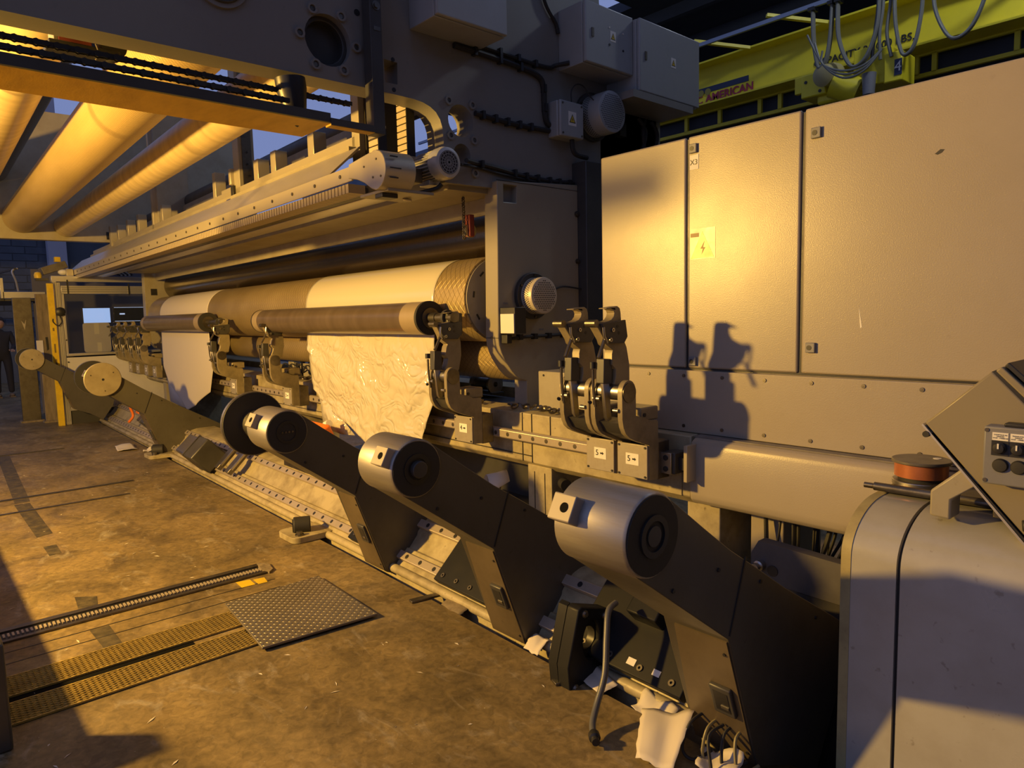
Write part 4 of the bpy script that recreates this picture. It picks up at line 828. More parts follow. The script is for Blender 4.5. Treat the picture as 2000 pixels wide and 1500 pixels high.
MB().obox(c+d*.10+nrm*.06+Vector((.02, 0, 0)), (.16, .12, .09), rot).build('gear_cover', sledm, s5, bev=.008)
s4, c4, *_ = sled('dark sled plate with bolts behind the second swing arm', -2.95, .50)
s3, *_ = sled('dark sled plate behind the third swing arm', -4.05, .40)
SKEW[0] = False
bb = thing('bearing_bracket', 'dark upright bearing bracket with oval opening between the two nearest arms', 'bracket', (-1.96, 2.15, -.1))
oval = [(2.17+.055*cos(a)*1.0, .18+.088*sin(a)) for a in [2*pi*i/20 for i in range(20)]]
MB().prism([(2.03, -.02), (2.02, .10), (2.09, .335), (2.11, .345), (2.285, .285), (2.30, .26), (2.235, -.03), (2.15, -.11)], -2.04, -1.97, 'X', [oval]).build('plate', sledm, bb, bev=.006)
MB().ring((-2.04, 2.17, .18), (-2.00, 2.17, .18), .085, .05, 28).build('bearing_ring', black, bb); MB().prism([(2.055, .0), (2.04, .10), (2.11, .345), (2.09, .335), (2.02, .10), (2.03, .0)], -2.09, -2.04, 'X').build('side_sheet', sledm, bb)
for (y, z) in ((2.125, .31), (2.255, .262), (2.06, .0)): bolt(bb, (-1.97, y, z), r=.012, h=.012, m=steel)
hs = thing('hanging_hose', 'grey hose hanging from the dark sled down to the floor with a black fitting', 'hose', (-1.75, 2.0, .02))
MB().tube([(-1.86, 2.20, .37), (-1.84, 2.13, .36), (-1.80, 2.07, .28), (-1.75, 2.00, .17), (-1.73, 1.93, .085), (-1.70, 1.87, .045), (-1.665, 1.835, .03)], .0135, 10).build('hose', mat('dark_hose', (.10, .10, .10), .4), hs); MB().lathe((-1.67, 1.84, .032), (.75, -.6, -.02), [(0, .016), (.012, .022), (.035, .022), (.04, .015), (.06, .015)], 12).build('fitting', black, hs)
# gear motors on far sleds
def gmotor(lbl, x, y, z, L, m1, m2, s_=1.):
    t = thing('gear_motor', lbl, 'motor', (x, y, z)); R_ = Matrix.Rotation(radians(44), 3, 'X') @ Matrix.Rotation(0, 3, 'Z'); c = Vector((x, y, z))
    MB().obox(c, (L*.55, .17*s_, .17*s_), R_).build('motor_body', m1, t, bev=.014); MB().obox(c+Vector((L*.52, 0, 0)), (L*.42, .19*s_, .19*s_), R_).build('gear_head', m2, t, bev=.014); MB().obox(c+Vector((L*.285, 0, 0)), (.012, .20*s_, .20*s_), R_).build('flange', steel, t)
    return t
SKEW[0] = True
gmotor('dark grey gear motor on the bed below the brass disc arm', -7.75, 2.20, .23, .62, steel, darkp, 1.35)
g = gmotor('grey motor with orange wires in front of the far arm', -10.35, 2.36, .28, .45, darkp, darkp, 1.25)
MB().tube([(-10.70, 2.30, .40), (-10.80, 2.22, .44), (-10.82, 2.25, .30), (-10.78, 2.18, .22)], .018, 6).build('wire', orange, g); MB().box(-10.75, -10.60, 2.27, 2.36, .34, .42).build('orange_plug', orange, g, bev=.01)
om = thing('servo_motor', 'orange covered servo motor lying behind the dark flange of the third arm', 'motor', (-5.75, 2.55, .5)); 
MB().obox((-5.55, 2.55, .62), (.46, .17, .15), Matrix.Rotation(.4, 3, 'X')).build('orange_cover', orange, om, bev=.02); MB().obox((-5.95, 2.57, .62), (.34, .15, .13), Matrix.Rotation(.4, 3, 'X')).build('body', darkp, om, bev=.01)
for k in range(6): MB().tube([(-5.80-.05*k, 2.52, .70), (-5.9-.06*k, 2.45, .74), (-6.1-.03*k, 2.47, .70), (-6.2, 2.55, .6)], .013, 6).build('cable', rubber, om)
MB().cyl((-6.15, 2.53, .66), (-6.30, 2.53, .66), .035, 14).build('plug', steel, om); MB().cyl((-5.45, 2.62, .70), (-5.38, 2.62, .72), .03, 12).build('connector', white, om)
MB().box(-6.1, -5.3, 2.50, 2.62, .27, .56).build('bracket', steeld, om)
for x, l in ((-6.75, 'sloping steel bracket bar behind the grey gear motor'), (-7.05, 'sloping steel bracket bar nearer the brass disc arm')):
    t = thing('bracket_bar', l, 'bracket', (x, 2.4, .2)); MB().bar((x, 2.20, .14), (x+.0, 2.62, .56), .10, .05).build('bar', steeld, t, bev=.004); MB().bar((x+.055, 2.22, .18), (x+.055, 2.60, .56), .02, .02).build('edge_rail', steel, t)
SKEW[0] = False
# cast iron feet with roller on the floor edge
for (x, y, lbl) in ((-4.78, 2.10, 'cream cast foot with rubber buffer and hex bolt before the third arm'), (-8.95, 2.22, 'far cream cast foot with rubber buffer below the brass disc arm')):
    t = thing('cast_foot', lbl, 'foot', (x, y, 0)); MB().prism(rrect(x-.17, x+.13, y-.09, y+.30, .06), .002, .045, 'Z').build('base', creamd, t, bev=.008); MB().cyl((x-.05, y-.01, .085), (x+.0, y+.10, .085), .065, 24).build('buffer', rubber, t, bev=.008); MB().ring((x-.053, y-.016, .085), (x-.04, y+.012, .085), .05, .028, 20).build('buffer_ring', black, t)
    bolt(t, (x+.07, y-.02, .045), (0, 0, 1), .022, .03, steeld)
# loose flat bars and paper scraps along the trench edge
for (x, y, a, L, lbl) in ((-3.21, 2.15, 80, .20, 'short flat steel bar lying on the trench edge beside the third arm'), (-2.02, 2.12, 70, .22, 'short flat steel bar on the trench edge by the bearing bracket')):
    o = MB().obox((0, 0, 0), (L, .045, .012), Matrix.Identity(3)).build('flat_bar', steeld, bev=.002); o.location = (x, y, .0065); o.rotation_euler.z = radians(a); tag(o, lbl, 'bar')
def scrap(lbl, c, pts, seed, amp=.02, m=None):
    random.seed(seed); n = 9; c = Vector(c); a, b_, e, f = [Vector(p) for p in pts]; vs = []
    for j in range(n+1):
        for i in range(n+1):
            u, v = i/n, j/n; p = a*(1-u)*(1-v)+b_*u*(1-v)+e*u*v+f*(1-u)*v; q = c+p
            wob = 0 if (0 < i < n and 0 < j < n) else .5
            vs.append((q.x+random.uniform(-.008, .008)*wob, q.y+random.uniform(-.008, .008)*wob, q.z+abs(amp*sin(u*3.4+seed)*cos(v*2.8+seed*2))+amp*.25*abs(sin(4*u+3*v+seed))+amp*.1))
    o = MB().add(vs, [(j*(n+1)+i, j*(n+1)+i+1, (j+1)*(n+1)+i+1, (j+1)*(n+1)+i) for j in range(n) for i in range(n)]).build('paper_scrap', m or paper, sa=50); s_ = o.modifiers.new('thick', 'SOLIDIFY'); s_.thickness = .0008; tag(o, lbl, 'paper scrap'); return o
scrap('large crumpled white paper sheet on the floor beside the nearest arm', (-1.46, 2.0, .01), [(-.16, .07, .02), (.06, .10, .10), (.12, -.12, 0), (-.02, -.15, 0)], 1, .035)
scrap('smaller crumpled paper beside the hoses under the nearest arm', (-1.25, 2.02, .005), [(-.10, .05, 0), (.06, .06, .05), (.10, -.05, 0), (-.05, -.07, 0)], 2, .03)
scrap('paper strip sticking out of the trench under the bearing bracket', (-2.02, 2.19, -.01), [(-.22, -.02, .01), (.16, -.10, .01), (.20, -.02, .04), (-.2, .06, .05)], 3, .012)
scrap('torn paper corner in the trench behind the second arm', (-2.33, 2.17, .0), [(-.05, -.03, 0), (.05, -.04, 0), (.05, .04, .05), (-.05, .04, .05)], 4, .015)
scrap('pale paper pieces in the trench right of the sled labels', (-1.62, 2.12, -.02), [(-.10, .0, .0), (.08, -.05, .0), (.10, .06, .05), (-.08, .08, .05)], 5, .02)
scrap('thin brown paper sheet in the trench under the arm latch', (-3.0, 2.20, -.02), [(-.1, -.05, 0), (.09, -.07, 0), (.1, .05, .05), (-.1, .06, .05)], 6, .012, wood)
scrap('torn white paper on the floor by the far bed end', (-9.9, 2.10, .005), [(-.25, -.05, 0), (.2, -.12, 0), (.25, .1, 0), (-.2, .12, .02)], 7, .02)
scrap('small white scrap left of the far cast foot', (-9.4, 2.25, .005), [(-.05, -.04, 0), (.05, -.05, 0), (.05, .05, 0), (-.05, .05, .03)], 8, .02)
# bundle of wires under the nearest arm
hw = thing('wire_loops', 'yellowish wire loops hanging out under the nearest arm', 'wires', (-1.30, 2.05, .05))
for k, (x, y) in enumerate(((-1.36, 2.02), (-1.30, 2.04), (-1.24, 2.05), (-1.20, 2.06), (-1.27, 2.0))): MB().tube([(x, y+.08, .14), (x-.015, y+.01, .12), (x-.02+.01*k, y-.03, .04), (x+.02, y-.02, .012), (x+.05, y+.05, .03)], .006, 7).build('wire', mat('wire_%d' % k, (.20, .17, .08), .5) if k % 2 else rubber, hw)
# curled paper waste in the pit between beam and arm
for k, (x, y, z, lbl) in enumerate(((-3.62, 2.92, .36, 'curled white paper offcut under the beam, left of its leg'), (-3.50, 2.86, .26, 'broad pale paper offcut lying lowest beside the beam leg'), (-3.85, 2.95, .40, 'grey curled paper offcut behind the second arm'), (-4.05, 2.95, .34, 'dull curled paper strip leftmost under the beam'), (-3.55, 2.98, .44, 'thin curled strip on top of the paper heap by the beam leg'))):
    vs = []; n = 12; L = .34; wv = .13
    for i in range(n+1):
        a = i/n; xx = -L/2+L*a; zz = .09*sin(a*pi)+.03*sin(a*5+k)
        for j in (0, 1, 2): vs.append((x+xx*.8+j*.02, y-.10+j*wv*.5-xx*.4, z+zz-j*.03*cos(a*3)))
    o = MB().add(vs, [(i*3+j, i*3+j+1, (i+1)*3+j+1, (i+1)*3+j) for i in range(n) for j in (0, 1)]).build('paper_offcut', paper if k in (0, 1, 4) else card, sa=180); s_ = o.modifiers.new('thick', 'SOLIDIFY'); s_.thickness = .001; tag(o, lbl, 'paper scrap')
pt = thing('pit_shelf', 'dark sheet shelf over the pit under the beam', 'shelf', (-3.9, 3.0, .2)); MB().box(-5.2, -3.26, 2.80, 3.30, .28, .30).build('sheet', steeld, pt); MB().box(-5.2, -3.26, 3.30, 3.32, -.6, .60).build('back_sheet', darkp, pt)
# ================================================================== electrical cabinet row on the right
SKEW[0] = False
YC = 3.00; ZT = 2.441; ZB = 1.299; XL = -2.620; XR = .9
cab = thing('control_cabinet', 'long beige electrical cabinet with three flush doors behind the carriages', 'cabinet', ((XL+XR)/2, YC+.3, 0))
MB().box(XL, XR, YC+.022, YC+.62, .66, ZT-.004).build('carcass', cabp, cab, bev=.006)
doors = [(XL, -2.059), (-2.053, -1.474), (-1.466, XR)]
D = []
for (a, e) in doors: D.append(MB().box(a+.004, e-.004, YC, YC+.02, ZB+.008, ZT).build('door', cabp, cab, bev=.009, segs=3))
MB().box(XL, XR, YC+.012, YC+.022, ZB, ZT-.01).build('door_gap', black, cab)
def lock(x, z, d):
    l = MB().box(x-.021, x+.021, YC-.014, YC, z-.022, z+.022).build('lock', grey, d, bev=.003); MB().cyl((x-.004, YC-.0145, z), (x-.004, YC-.0155, z), .011, 14).build('keyway', black, l)
lock(-2.016, 2.380, D[1]); lock(-1.409, 2.331, D[2]); lock(-2.016, 1.342, D[1]); lock(-1.416, 1.422, D[2])
tg = MB().box(-2.039, -1.989, YC-.002, YC, 2.280, 2.350).build('tag_plate', white, D[1]); text('X3', .036, black, tg, 'lettering', (-2.015, YC-.0028, 2.314), (1, 0, 0), (0, 0, 1))
sg = MB().box(-2.034, -1.894, YC-.0012, YC, 1.846, 1.994).build('warning_label', mat('faded_label', (.40, .345, .26), .32, 0, .3, (.5, .42, .28), 10), D[1])
MB().prism([(-2.0325, 1.8494), (-1.9013, 1.8531), (-1.9669, 1.9797)], YC-.0018, YC-.0012, 'Y').build('triangle', mat('faded_yellow', (.66, .42, .06), .35, 0, .3, (.5, .3, .08), 14), sg, smooth=False)
MB().prism([(-1.9528, 1.9328), (-1.9763, 1.8953), (-1.9631, 1.8953), (-1.9706, 1.8672), (-1.9481, 1.9019), (-1.9613, 1.9019)], YC-.0022, YC-.0018, 'Y').build('bolt_symbol', mat('faded_brown', (.30, .20, .08), .5), sg, smooth=False)
MB().box(-2.033, -1.986, YC-.002, YC-.0012, 1.954, 1.973).build('print_bar', MATS['faded_brown'], sg)
MB().prism([(-0.9563, 2.1625), (-0.9375, 2.1766), (-0.9234, 2.1738), (-0.9328, 2.1625), (-0.9469, 2.1578)], YC-.0008, YC, 'Y').build('dirt_mark', black, D[2], smooth=False)
MB().prism([(-1.2188, 1.6000), (-1.2112, 1.5063), (-1.2047, 1.5109)], YC-.0008, YC, 'Y').build('scratch', white, D[2], smooth=False)
# lower screwed panel
pn = MB().box(XL, XR, YC-.004, YC+.022, .978, ZB-.004).build('lower_panel', cabp, cab, bev=.004)
sc = MB().cyl((0, 0, 0), (0, -.004, 0), .009, 10).build('panel_screw', steeld, pn, local=True); k = 0
for z, off in ((1.267, 0), (1.010, 0)):
    for i in range(12):
        p = Vector((-2.29+.22*i+(0 if z > 1 else .0), YC-.004, z))-cab.location
        if k == 0: sc.location = p
        else: piece(sc, pn, p)
        k += 1
# rounded cowl beam below the cabinet
cw = thing('cowl_beam', 'smooth cream rounded cowl beam running below the cabinet', 'cowl', (-.7, 3.0, .64))
pf = [(2.905, .66), (2.898, .67), (2.895, .70), (2.895, .925), (2.905, .955), (2.93, .970), (2.99, .976), (2.99, .64), (2.925, .64)]
MB().prism(pf, -1.965, XR, 'X').build('cowl', cabp, cw, bev=.012, segs=3)
MB().box(-1.965, XR, 2.935, 2.99, .972, .978).build('dusty_ledge', mat('dusty_ledge', (.16, .14, .12), .6, 0, .6, (.3, .28, .25), 9), cw)
lg = MB().box(-2.05, -1.86, 3.0, 3.6, -.6, .64).build('leg', creamd, cw, bev=.006)
MB().box(-1.75, -1.58, 3.1, 3.5, -.6, .64).build('leg', cabp, cw, bev=.006)
# hanging black cables under the cowl
hb = thing('cable_bundle', 'bundle of black cables hanging under the cowl behind the nearest arm', 'cables', (-1.45, 3.1, .1)); random.seed(11)
for k in range(26):
    x = -1.72+.024*k+random.uniform(-.01, .01); y = 3.05+random.uniform(0, .15); dx = random.uniform(-.02, .04)+max(0, (k-12))*-.012
    MB().tube([(x, y, .66), (x+dx*.3, y-.01, .55), (x+dx, y-.03, .40), (x+dx*2+.02, y-.05, .15), (x+dx*2.4, y, -.3)], random.choice((.006, .008, .011)), 6, 4).build('cable', rubber, hb)
lb = MB().prism([(-1.60, .38), (-1.594, .50), (-1.56, .562), (-1.05, .54), (-1.05, .37), (-1.2, .37)], 2.83, 2.89, 'Y').build('gear_case', mat('dusty_gear_case', (.09, .085, .085), .55, .2, .6, (.15, .14, .13), 5, .1, 40, .2), bev=.01); tag(lb, 'grey dusty gear case between the nearest arm and the pedestal', 'gear case')
MB().lathe((-1.545, 2.83, .455), (0, -1, 0), [(0, .024), (.03, .024), (.035, .017), (.06, .017)], 14).build('shaft', steel, lb); MB().cyl((-1.49, 2.83, .44), (-1.49, 2.826, .44), .025, 14).build('bolt_hole', black, lb)
MB().box(-1.45, -1.05, 2.835, 2.885, -.6, .375).build('stand', darkp, lb)
# ================================================================== pedestal and slanted console
pd = thing('pedestal', 'cream pedestal with rounded top, worn and scuffed, at the right edge', 'pedestal', (-.4, 2.6, 0))
def pedprof(o, rr=.26):
    y0, zt = 2.335-o, .925+o; return [(y0, 0)] + [(y0+rr-rr*cos(a), zt-rr*.62+rr*.62*sin(a)) for a in [pi/2*i/12 for i in range(13)]] + [(2.98, zt+.01), (2.98, 0)]
pl = pedprof(0)
MB().prism(pl, -.800, .60, 'X').build('main_casing', pedp, pd); MB().prism(pl, -.955, -.812, 'X').build('end_casing', pedp, pd)
MB().prism(pedprof(-.012), -.83, -.79, 'X').build('groove', rubber, pd)
MB().prism(pedprof(.002), -.985, -.953, 'X').build('edge_trim', mat('yellow_grey_trim', (.40, .34, .16), .5, 0, .6, (.2, .16, .08), 9, .1, 60, .4), pd)
MB().prism(rrect(-.97, .59, 2.62, 2.975, .03), .9345, .9365, 'Z').build('greasy_sheet', grease, pd)
ho = MB().cyl((-.86, 2.66, .9360), (-.86, 2.66, .9380), .035, 20).build('round_hole', black, pd)
consm = mat('console_paint', (.25, .215, .14), .4, 0, .3, (.24, .2, .12), 3, .04, 80, .1)
co = thing('operator_console', 'slanted cream operator console with dark lid on a bent bracket', 'console', (-.5, 2.5, .95))
Yk = 2.42
MB().prism([(-.773, 1.226), (-.598, 1.398), (-.18, .945), (-.36, .76)], Yk, Yk+.55, 'Y').build('case', consm, co, bev=.006)
MB().prism([(-.589, 1.400), (-.574, 1.413), (-.15, .985), (-.165, .96)], Yk-.004, Yk+.55, 'Y').build('lid', consm, co, bev=.004); MB().prism([(-.570, 1.414), (-.56, 1.425), (-.13, 1.0), (-.145, .99)], Yk+.01, Yk+.54, 'Y').build('dark_top', black, co, bev=.003)
MB().prism([(-.776, 1.224), (-.772, 1.216), (-.365, .752), (-.36, .760)], Yk-.006, Yk+.55, 'Y').build('gasket', black, co)
MB().prism([(-.600, 1.396), (-.589, 1.402), (-.17, .955), (-.182, .948)], Yk+.004, Yk+.54, 'Y').build('lid_gap', black, co)
MB().prism([(-.779, 1.220), (-.775, 1.224), (-.373, .757), (-.377, .750)], Yk-.008, Yk+.02, 'Y').build('bright_edge', alum, co)
MB().cyl((-.765, Yk+.01, 1.192), (-.765, Yk-.012, 1.192), .010, 10).build('knob', rubber, co)
MB().prism([(-.752, .93), (-.752, 1.011), (-.660, 1.10), (-.615, 1.055), (-.692, .993), (-.693, .925)], Yk+.005, Yk+.10, 'Y').build('bent_bracket', cream, co, bev=.007)
bx = MB().box(-.597, -.36, Yk-.060, Yk, 1.073, 1.243).build('button_station', grey, co, bev=.005)
Yb = Yk-.060
for (x, z) in ((-.589, 1.232), (-.589, 1.084)): MB().cyl((x, Yb, z), (x, Yb-.002, z), .006, 10).build('screw', steeld, bx)
for k, (x, txt) in enumerate(((-.555, 'COMPTEUR N2\nMANUEL\nSTOP   / MARCHE'), (-.511, 'TRANSLATION\nMANUEL\nSTOP   / MARCHE'))):
    pl_ = MB().box(x-.020, x+.019, Yb-.0015, Yb, 1.204, 1.227).build('switch_label', white, bx); text(txt, .0048, black, pl_, 'lettering', (x, Yb-.0022, 1.2155), (1, 0, 0), (0, 0, 1), .0002)
    MB().box(x-.021, x+.021, Yb-.003, Yb, 1.160, 1.203).build('switch_plate', black, bx); kn = MB().lathe((x, Yb-.003, 1.183), (0, -1, 0), [(0, .017), (.008, .017), (.010, .015), (.018, .013), (.020, 0)], 24).build('selector_knob', black, bx); MB().box(x-.002, x+.002, Yb-.0245, Yb-.022, 1.183, 1.198).build('pointer', white, kn)
    MB().lathe((x+.003, Yb, 1.132), (0, -1, 0), [(0, .020), (.005, .020), (.010, .017), (.012, 0)], 24).build('push_button', rubber, bx)
MB().box(-.55, -.40, Yb+.01, Yb+.05, 1.243, 1.254).build('cable_cover', black, bx, bev=.003)
# things lying on the pedestal
tr = thing('tape_roll', 'copper coloured tape roll with steel cap lying on the pedestal', 'tape roll', (-.93, 2.80, 0.9365))
MB().cyl((-.90, 2.80, 0.9365), (-.90, 2.80, 0.9555), .095, 36).build('lower_flange', steel, tr, bev=.003); MB().cyl((-.90, 2.80, 0.9555), (-.90, 2.80, 0.9955), .075, 32).build('core', rubber, tr); MB().cyl((-.90, 2.80, 0.9705), (-.90, 2.80, 1.0205), .088, 36).build('tape', copper, tr); MB().cyl((-.90, 2.80, 1.0205), (-.90, 2.80, 1.0325), .098, 36).build('cap', grease, tr, bev=.003); MB().cyl((-.86, 2.84, 1.0325), (-.86, 2.84, 1.0340), .014, 12).build('hole', white, tr)
rd = MB().lathe((-1.02, 2.60, 0.9525), (1, .03, .0), [(0, .010), (.03, .010), (.034, .015), (.50, .016)], 12).build('rod', steeld); tag(rd, 'rusty brown rod lying across the pedestal behind the bracket', 'rod')
w1 = MB().prism([(2.50, 0.9370), (2.50, 0.9705), (2.56, 0.9905), (2.66, 0.9905), (2.66, 0.9370)], -.60, -.46, 'X').build('wedge_block', steeld, bev=.004); tag(w1, 'dull steel wedge block under the console', 'block')
for (p, q, l) in (((-.505, 2.415, 0.9505), (-.20, 2.52, 0.9805), 'upper of two black rubber bars lying under the console'), ((-.47, 2.36, 0.9385), (-.15, 2.45, 0.9805), 'lower of two black rubber bars lying under the console')):
    r_ = MB().cyl(p, q, .017, 14).build('rubber_bar', rubber, bev=.003); tag(r_, l, 'bar')
# ================================================================== overhead crane behind the cabinet
SKEW[0] = False
cr = thing('crane_girder', 'yellow overhead crane girder above the cabinet with maker name and capacity', 'crane', (-5, 12, 5.4))
MB().box(-16, 8, 12.0, 12.02, 5.46, 6.16).build('web', crane, cr); MB().box(-16, 8, 11.72, 12.3, 6.16, 6.19).build('top_flange', crane, cr); MB().box(-16, 8, 11.78, 12.24, 5.43, 5.46).build('bottom_flange', crane, cr)
MB().prism([(-8.1, 5.70), (-6.91, 5.70), (-6.91, 5.80), (-8.1, 5.80)], 11.99, 12.0, 'Y').build('name_band', navy, cr)
for x in (-7.90, -7.75): MB().cyl((x, 11.99, 5.71), (x, 11.98, 5.71), .062, 20).build('logo_disc', mat('logo_olive', (.25, .22, .04), .5) if x < -7.8 else MATS['logo_olive'], cr)
text('AMERICAN', .20, crimson, cr, 'lettering', (-7.30, 11.985, 5.585), (1, 0, 0), (0, 0, 1), .002, bold=.006)
text('C', .2, crimson, cr, 'lettering', (-7.93, 11.985, 5.585), (1, 0, 0), (0, 0, 1), .002, bold=.004)
text('CAPACITY 28,000 LBS.', .16, black, cr, 'lettering', (-4.93, 11.985, 5.655), (1, 0, 0), (0, 0, 1), .002, bold=.002)
for x in (-7.05, -5.68, -4.3, -2.9): MB().bar((x-.35, 11.0, 6.30), (x+.30, 11.75, 6.17), .07, .05).build('outrigger', crane, cr)
fr_ = MB().box(-16, 8, 10.98, 11.03, 6.17, 6.23).build('festoon_rail', mat('rail_blue_grey', (.28, .33, .45), .4, .4), cr)
# walkway railing under the girder
rw = thing('crane_walkway', 'yellow railing frame of the walkway below the crane girder', 'railing', (-5, 12.3, 5.1))
MB().box(-16, 8, 12.22, 12.28, 5.08, 5.14).build('lower_rail', crane, rw); MB().box(-16, 8, 12.22, 12.28, 5.40, 5.44).build('upper_rail', crane, rw)
p0 = None
for x in (-8.4, -7.65, -6.82, -6.43, -5.6, -4.9, -4.2, -3.95, -2.9, -2.2):
    if p0 is None: p0 = MB().box(-.035, .035, -.03, .03, 0, .28).build('post', crane, rw, local=True); p0.location = (x+5, -.05, .03)
    else: piece(p0, rw, (x+5, -.05, .03))
MB().box(-16, 8, 12.4, 12.42, 4.4, 5.45).build('dark_sheet', roofm, rw)
# hoist trolley
ht = thing('hoist_trolley', 'yellow hoist trolley with grey motor hanging on the crane girder', 'hoist', (-4.9, 11.4, 4.8))
MB().box(-5.56, -5.16, 11.25, 11.75, 4.92, 5.28).build('end_frame', crane, ht, bev=.02); MB().box(-5.68, -5.56, 11.28, 11.36, 5.02, 5.28).build('buffer_frame', crane, ht, bev=.01); MB().box(-5.35, -4.75, 11.35, 11.8, 4.80, 5.10).build('gear_box', crane, ht, bev=.04)
MB().lathe((-5.12, 11.0, 5.12), (.15, 1, .25), [(0, .10), (.03, .16), (.30, .17), (.40, .15)], 24).build('motor', mat('hoist_motor', (.42, .36, .16), .5), ht); MB().lathe((-5.0, 11.15, 5.0), (.6, .2, -.3), [(0, .2), (.4, .2)], 20).build('drum_end', crane, ht)
MB().box(-4.66, -4.20, 11.2, 11.7, 4.85, 5.36).build('rear_frame', crane, ht, bev=.02); MB().box(-4.70, -4.50, 11.15, 11.25, 5.10, 5.40).build('junction_plate', crane, ht, bev=.01)
MB().box(-4.25, -4.0, 11.1, 11.6, 4.80, 5.22).build('panel_box', crane, ht, bev=.02); MB().box(-4.10, -4.0, 11.09, 11.1, 4.88, 5.10).build('number_sign', navy, ht); text('4', .2, white, ht, 'lettering', (-4.05, 11.085, 4.99), (1, 0, 0), (0, 0, 1), .001)
for x, h in ((-5.48, 5.16), (-5.25, 4.98), (-4.45, 5.2)): MB().cyl((x, 11.25, h), (x, 11.24, h), .025, 10).build('bolt', black, ht)
MB().lathe((-4.45, 11.1, 5.0), (0, 0, -1), [(0, .10), (.3, .08)], 16).build('grey_cylinder', grey, ht)
cabl = mat('festoon_cable', (.17, .17, .15), .5)
for k, (xa, xb, zb, za, n, lbl) in enumerate(((-5.28, -4.98, 5.25, 6.15, 3, 'leftmost festoon cable loop on the crane, over the hoist motor'), (-4.90, -4.30, 5.13, 6.15, 3, 'second festoon cable loop from the left on the crane'), (-4.10, -3.72, 5.10, 6.15, 2, 'third festoon cable loop, right of the hoist trolley'), (-3.60, -2.95, 5.14, 6.15, 2, 'rightmost festoon cable loop hanging alone'))):
    t = thing('festoon_loop', lbl, 'cable', (xa, 11.0, 6.15), 'festoon cable loops')
    for j in range(n):
        y = 11.0+.03*j; MB().tube([(xa, y, za), (xa+.02, y, (za+zb)/2), (xa*.75+xb*.25, y, zb+.12), ((xa+xb)/2-.02, y, zb+.0), (xa*.25+xb*.75, y, zb+.12), (xb-.02, y, (za+zb)/2), (xb, y, za)], .022, 8).build('cable', cabl, t)
    MB().box(xa-.05, xa+.05, 10.95, 11.1, 6.12, 6.17).build('trolley_clip', black, t); MB().box(xb-.05, xb+.05, 10.95, 11.1, 6.12, 6.17).build('trolley_clip', black, t)
for k, x in enumerate((-4.35, -4.28, -4.18)):
    o = MB().tube([(x, 11.05, 6.3), (x+.02, 11.05, 5.9), (x-.02, 11.05, 5.5), (x-.06+.05*k, 11.08, 5.15)], .025, 8).build('drop_cable', cabl if k else black); tag(o, ['black cable dropping to the middle of the hoist trolley', 'grey drop cable just right of the black one above the hoist', 'rightmost grey drop cable above the hoist trolley'][k], 'cable')
ec = thing('exit_cables', 'thin drooping cables crossing the front of the hoist motor', 'cables', (-4.9, 10.95, 4.9))
for k in range(3): MB().tube([(-5.3+.12*k, 10.9, 5.75-.15*k), (-5.05, 10.9, 5.25), (-4.75, 10.9, 4.98+.05*k), (-4.45, 10.9, 5.0+.04*k), (-4.22, 10.95, 5.25)], .016, 6).build('cable', cabl, ec)

hl = thing('added_crane_lamp', 'added high bay lamp, out of view, brightening the crane beyond the cabinet', 'lamp', (-1.6, 9.3, 8.2)); MB().lathe((-1.6, 9.3, 8.42), (0, 0, 1), [(0, .32), (.02, .33), (.22, .16), (.32, .12), (.33, 0)], 24).build('reflector', alum, hl); MB().cyl((-1.6, 9.3, 8.74), (-1.6, 9.3, 9.2), .02, 8).build('hanger', steeld, hl)  # fixture for the added crane light, out of view
MB().box(-3, 10, 9.15, 9.45, 9.2, 9.35).build('support_beam', roofm, hl)
# ================================================================== glazed booth beyond the far frame
SKEW[0] = False
XB = -13.0
bo = thing('glazed_booth', 'aluminium framed booth wall with tinted window beyond the far frame', 'booth', (XB, 2.6, 0))
MB().box(XB-.08, XB, 1.955, 2.045, 0, 2.26).build('corner_post', alum, bo, bev=.004)
for y in (1.975, 2.0, 2.025): MB().box(XB, XB+.003, y-.003, y+.003, .05, 2.25).build('profile_groove', grey, bo)
MB().box(XB-.10, XB+.02, 1.93, 3.6, 2.27, 2.36).build('top_rail', alum, bo, bev=.004); MB().box(XB-.08, XB+.01, 2.05, 3.6, 2.08, 2.21).build('window_head', alum, bo, bev=.004)
for z in (2.115, 2.15, 2.18): MB().box(XB+.01, XB+.014, 2.06, 3.6, z-.004, z+.004).build('profile_groove', grey, bo)
MB().box(XB-.06, XB, 2.05, 2.085, 1.10, 2.08).build('window_jamb', alum, bo, bev=.003); MB().box(XB-.06, XB+.01, 2.05, 3.6, 1.095, 1.135).build('window_sill', alum, bo, bev=.003)
MB().box(XB-.05, XB-.045, 2.085, 3.6, 1.135, 2.08).build('pane', glass, bo)
MB().box(XB-.06, XB-.02, 2.05, 3.9, .25, 1.07).build('lower_panel', card, bo, bev=.003); MB().box(XB-.08, XB-.0, 2.045, 3.6, .22, .26).build('bottom_rail', alum, bo); MB().box(XB-.05, XB-.03, 2.05, 3.6, 0, .22).build('kick_sheet', darkp, bo)
for z in (1.35, 1.75, 1.0): MB().cyl((XB, 2.068, z), (XB+.004, 2.068, z), .012, 8).build('screw', black, bo)
MB().box(XB+.014, XB+.03, 2.13, 2.15, 2.08, 2.30).build('cable_strap', black, bo); MB().box(XB+.014, XB+.03, 3.0, 3.02, 2.06, 2.25).build('cable_strap', black, bo)
MB().box(XB-.02, XB+.06, 1.93, 1.985, 2.255, 2.27).build('bracket', alum, bo)
yp = thing('yellow_post', 'tall safety yellow post with worn marks before the booth corner', 'post', (XB+.05, 1.88, 0)); MB().box(XB+.0, XB+.06, 1.855, 1.945, 0, 2.24).build('post', yellow, yp, bev=.004)
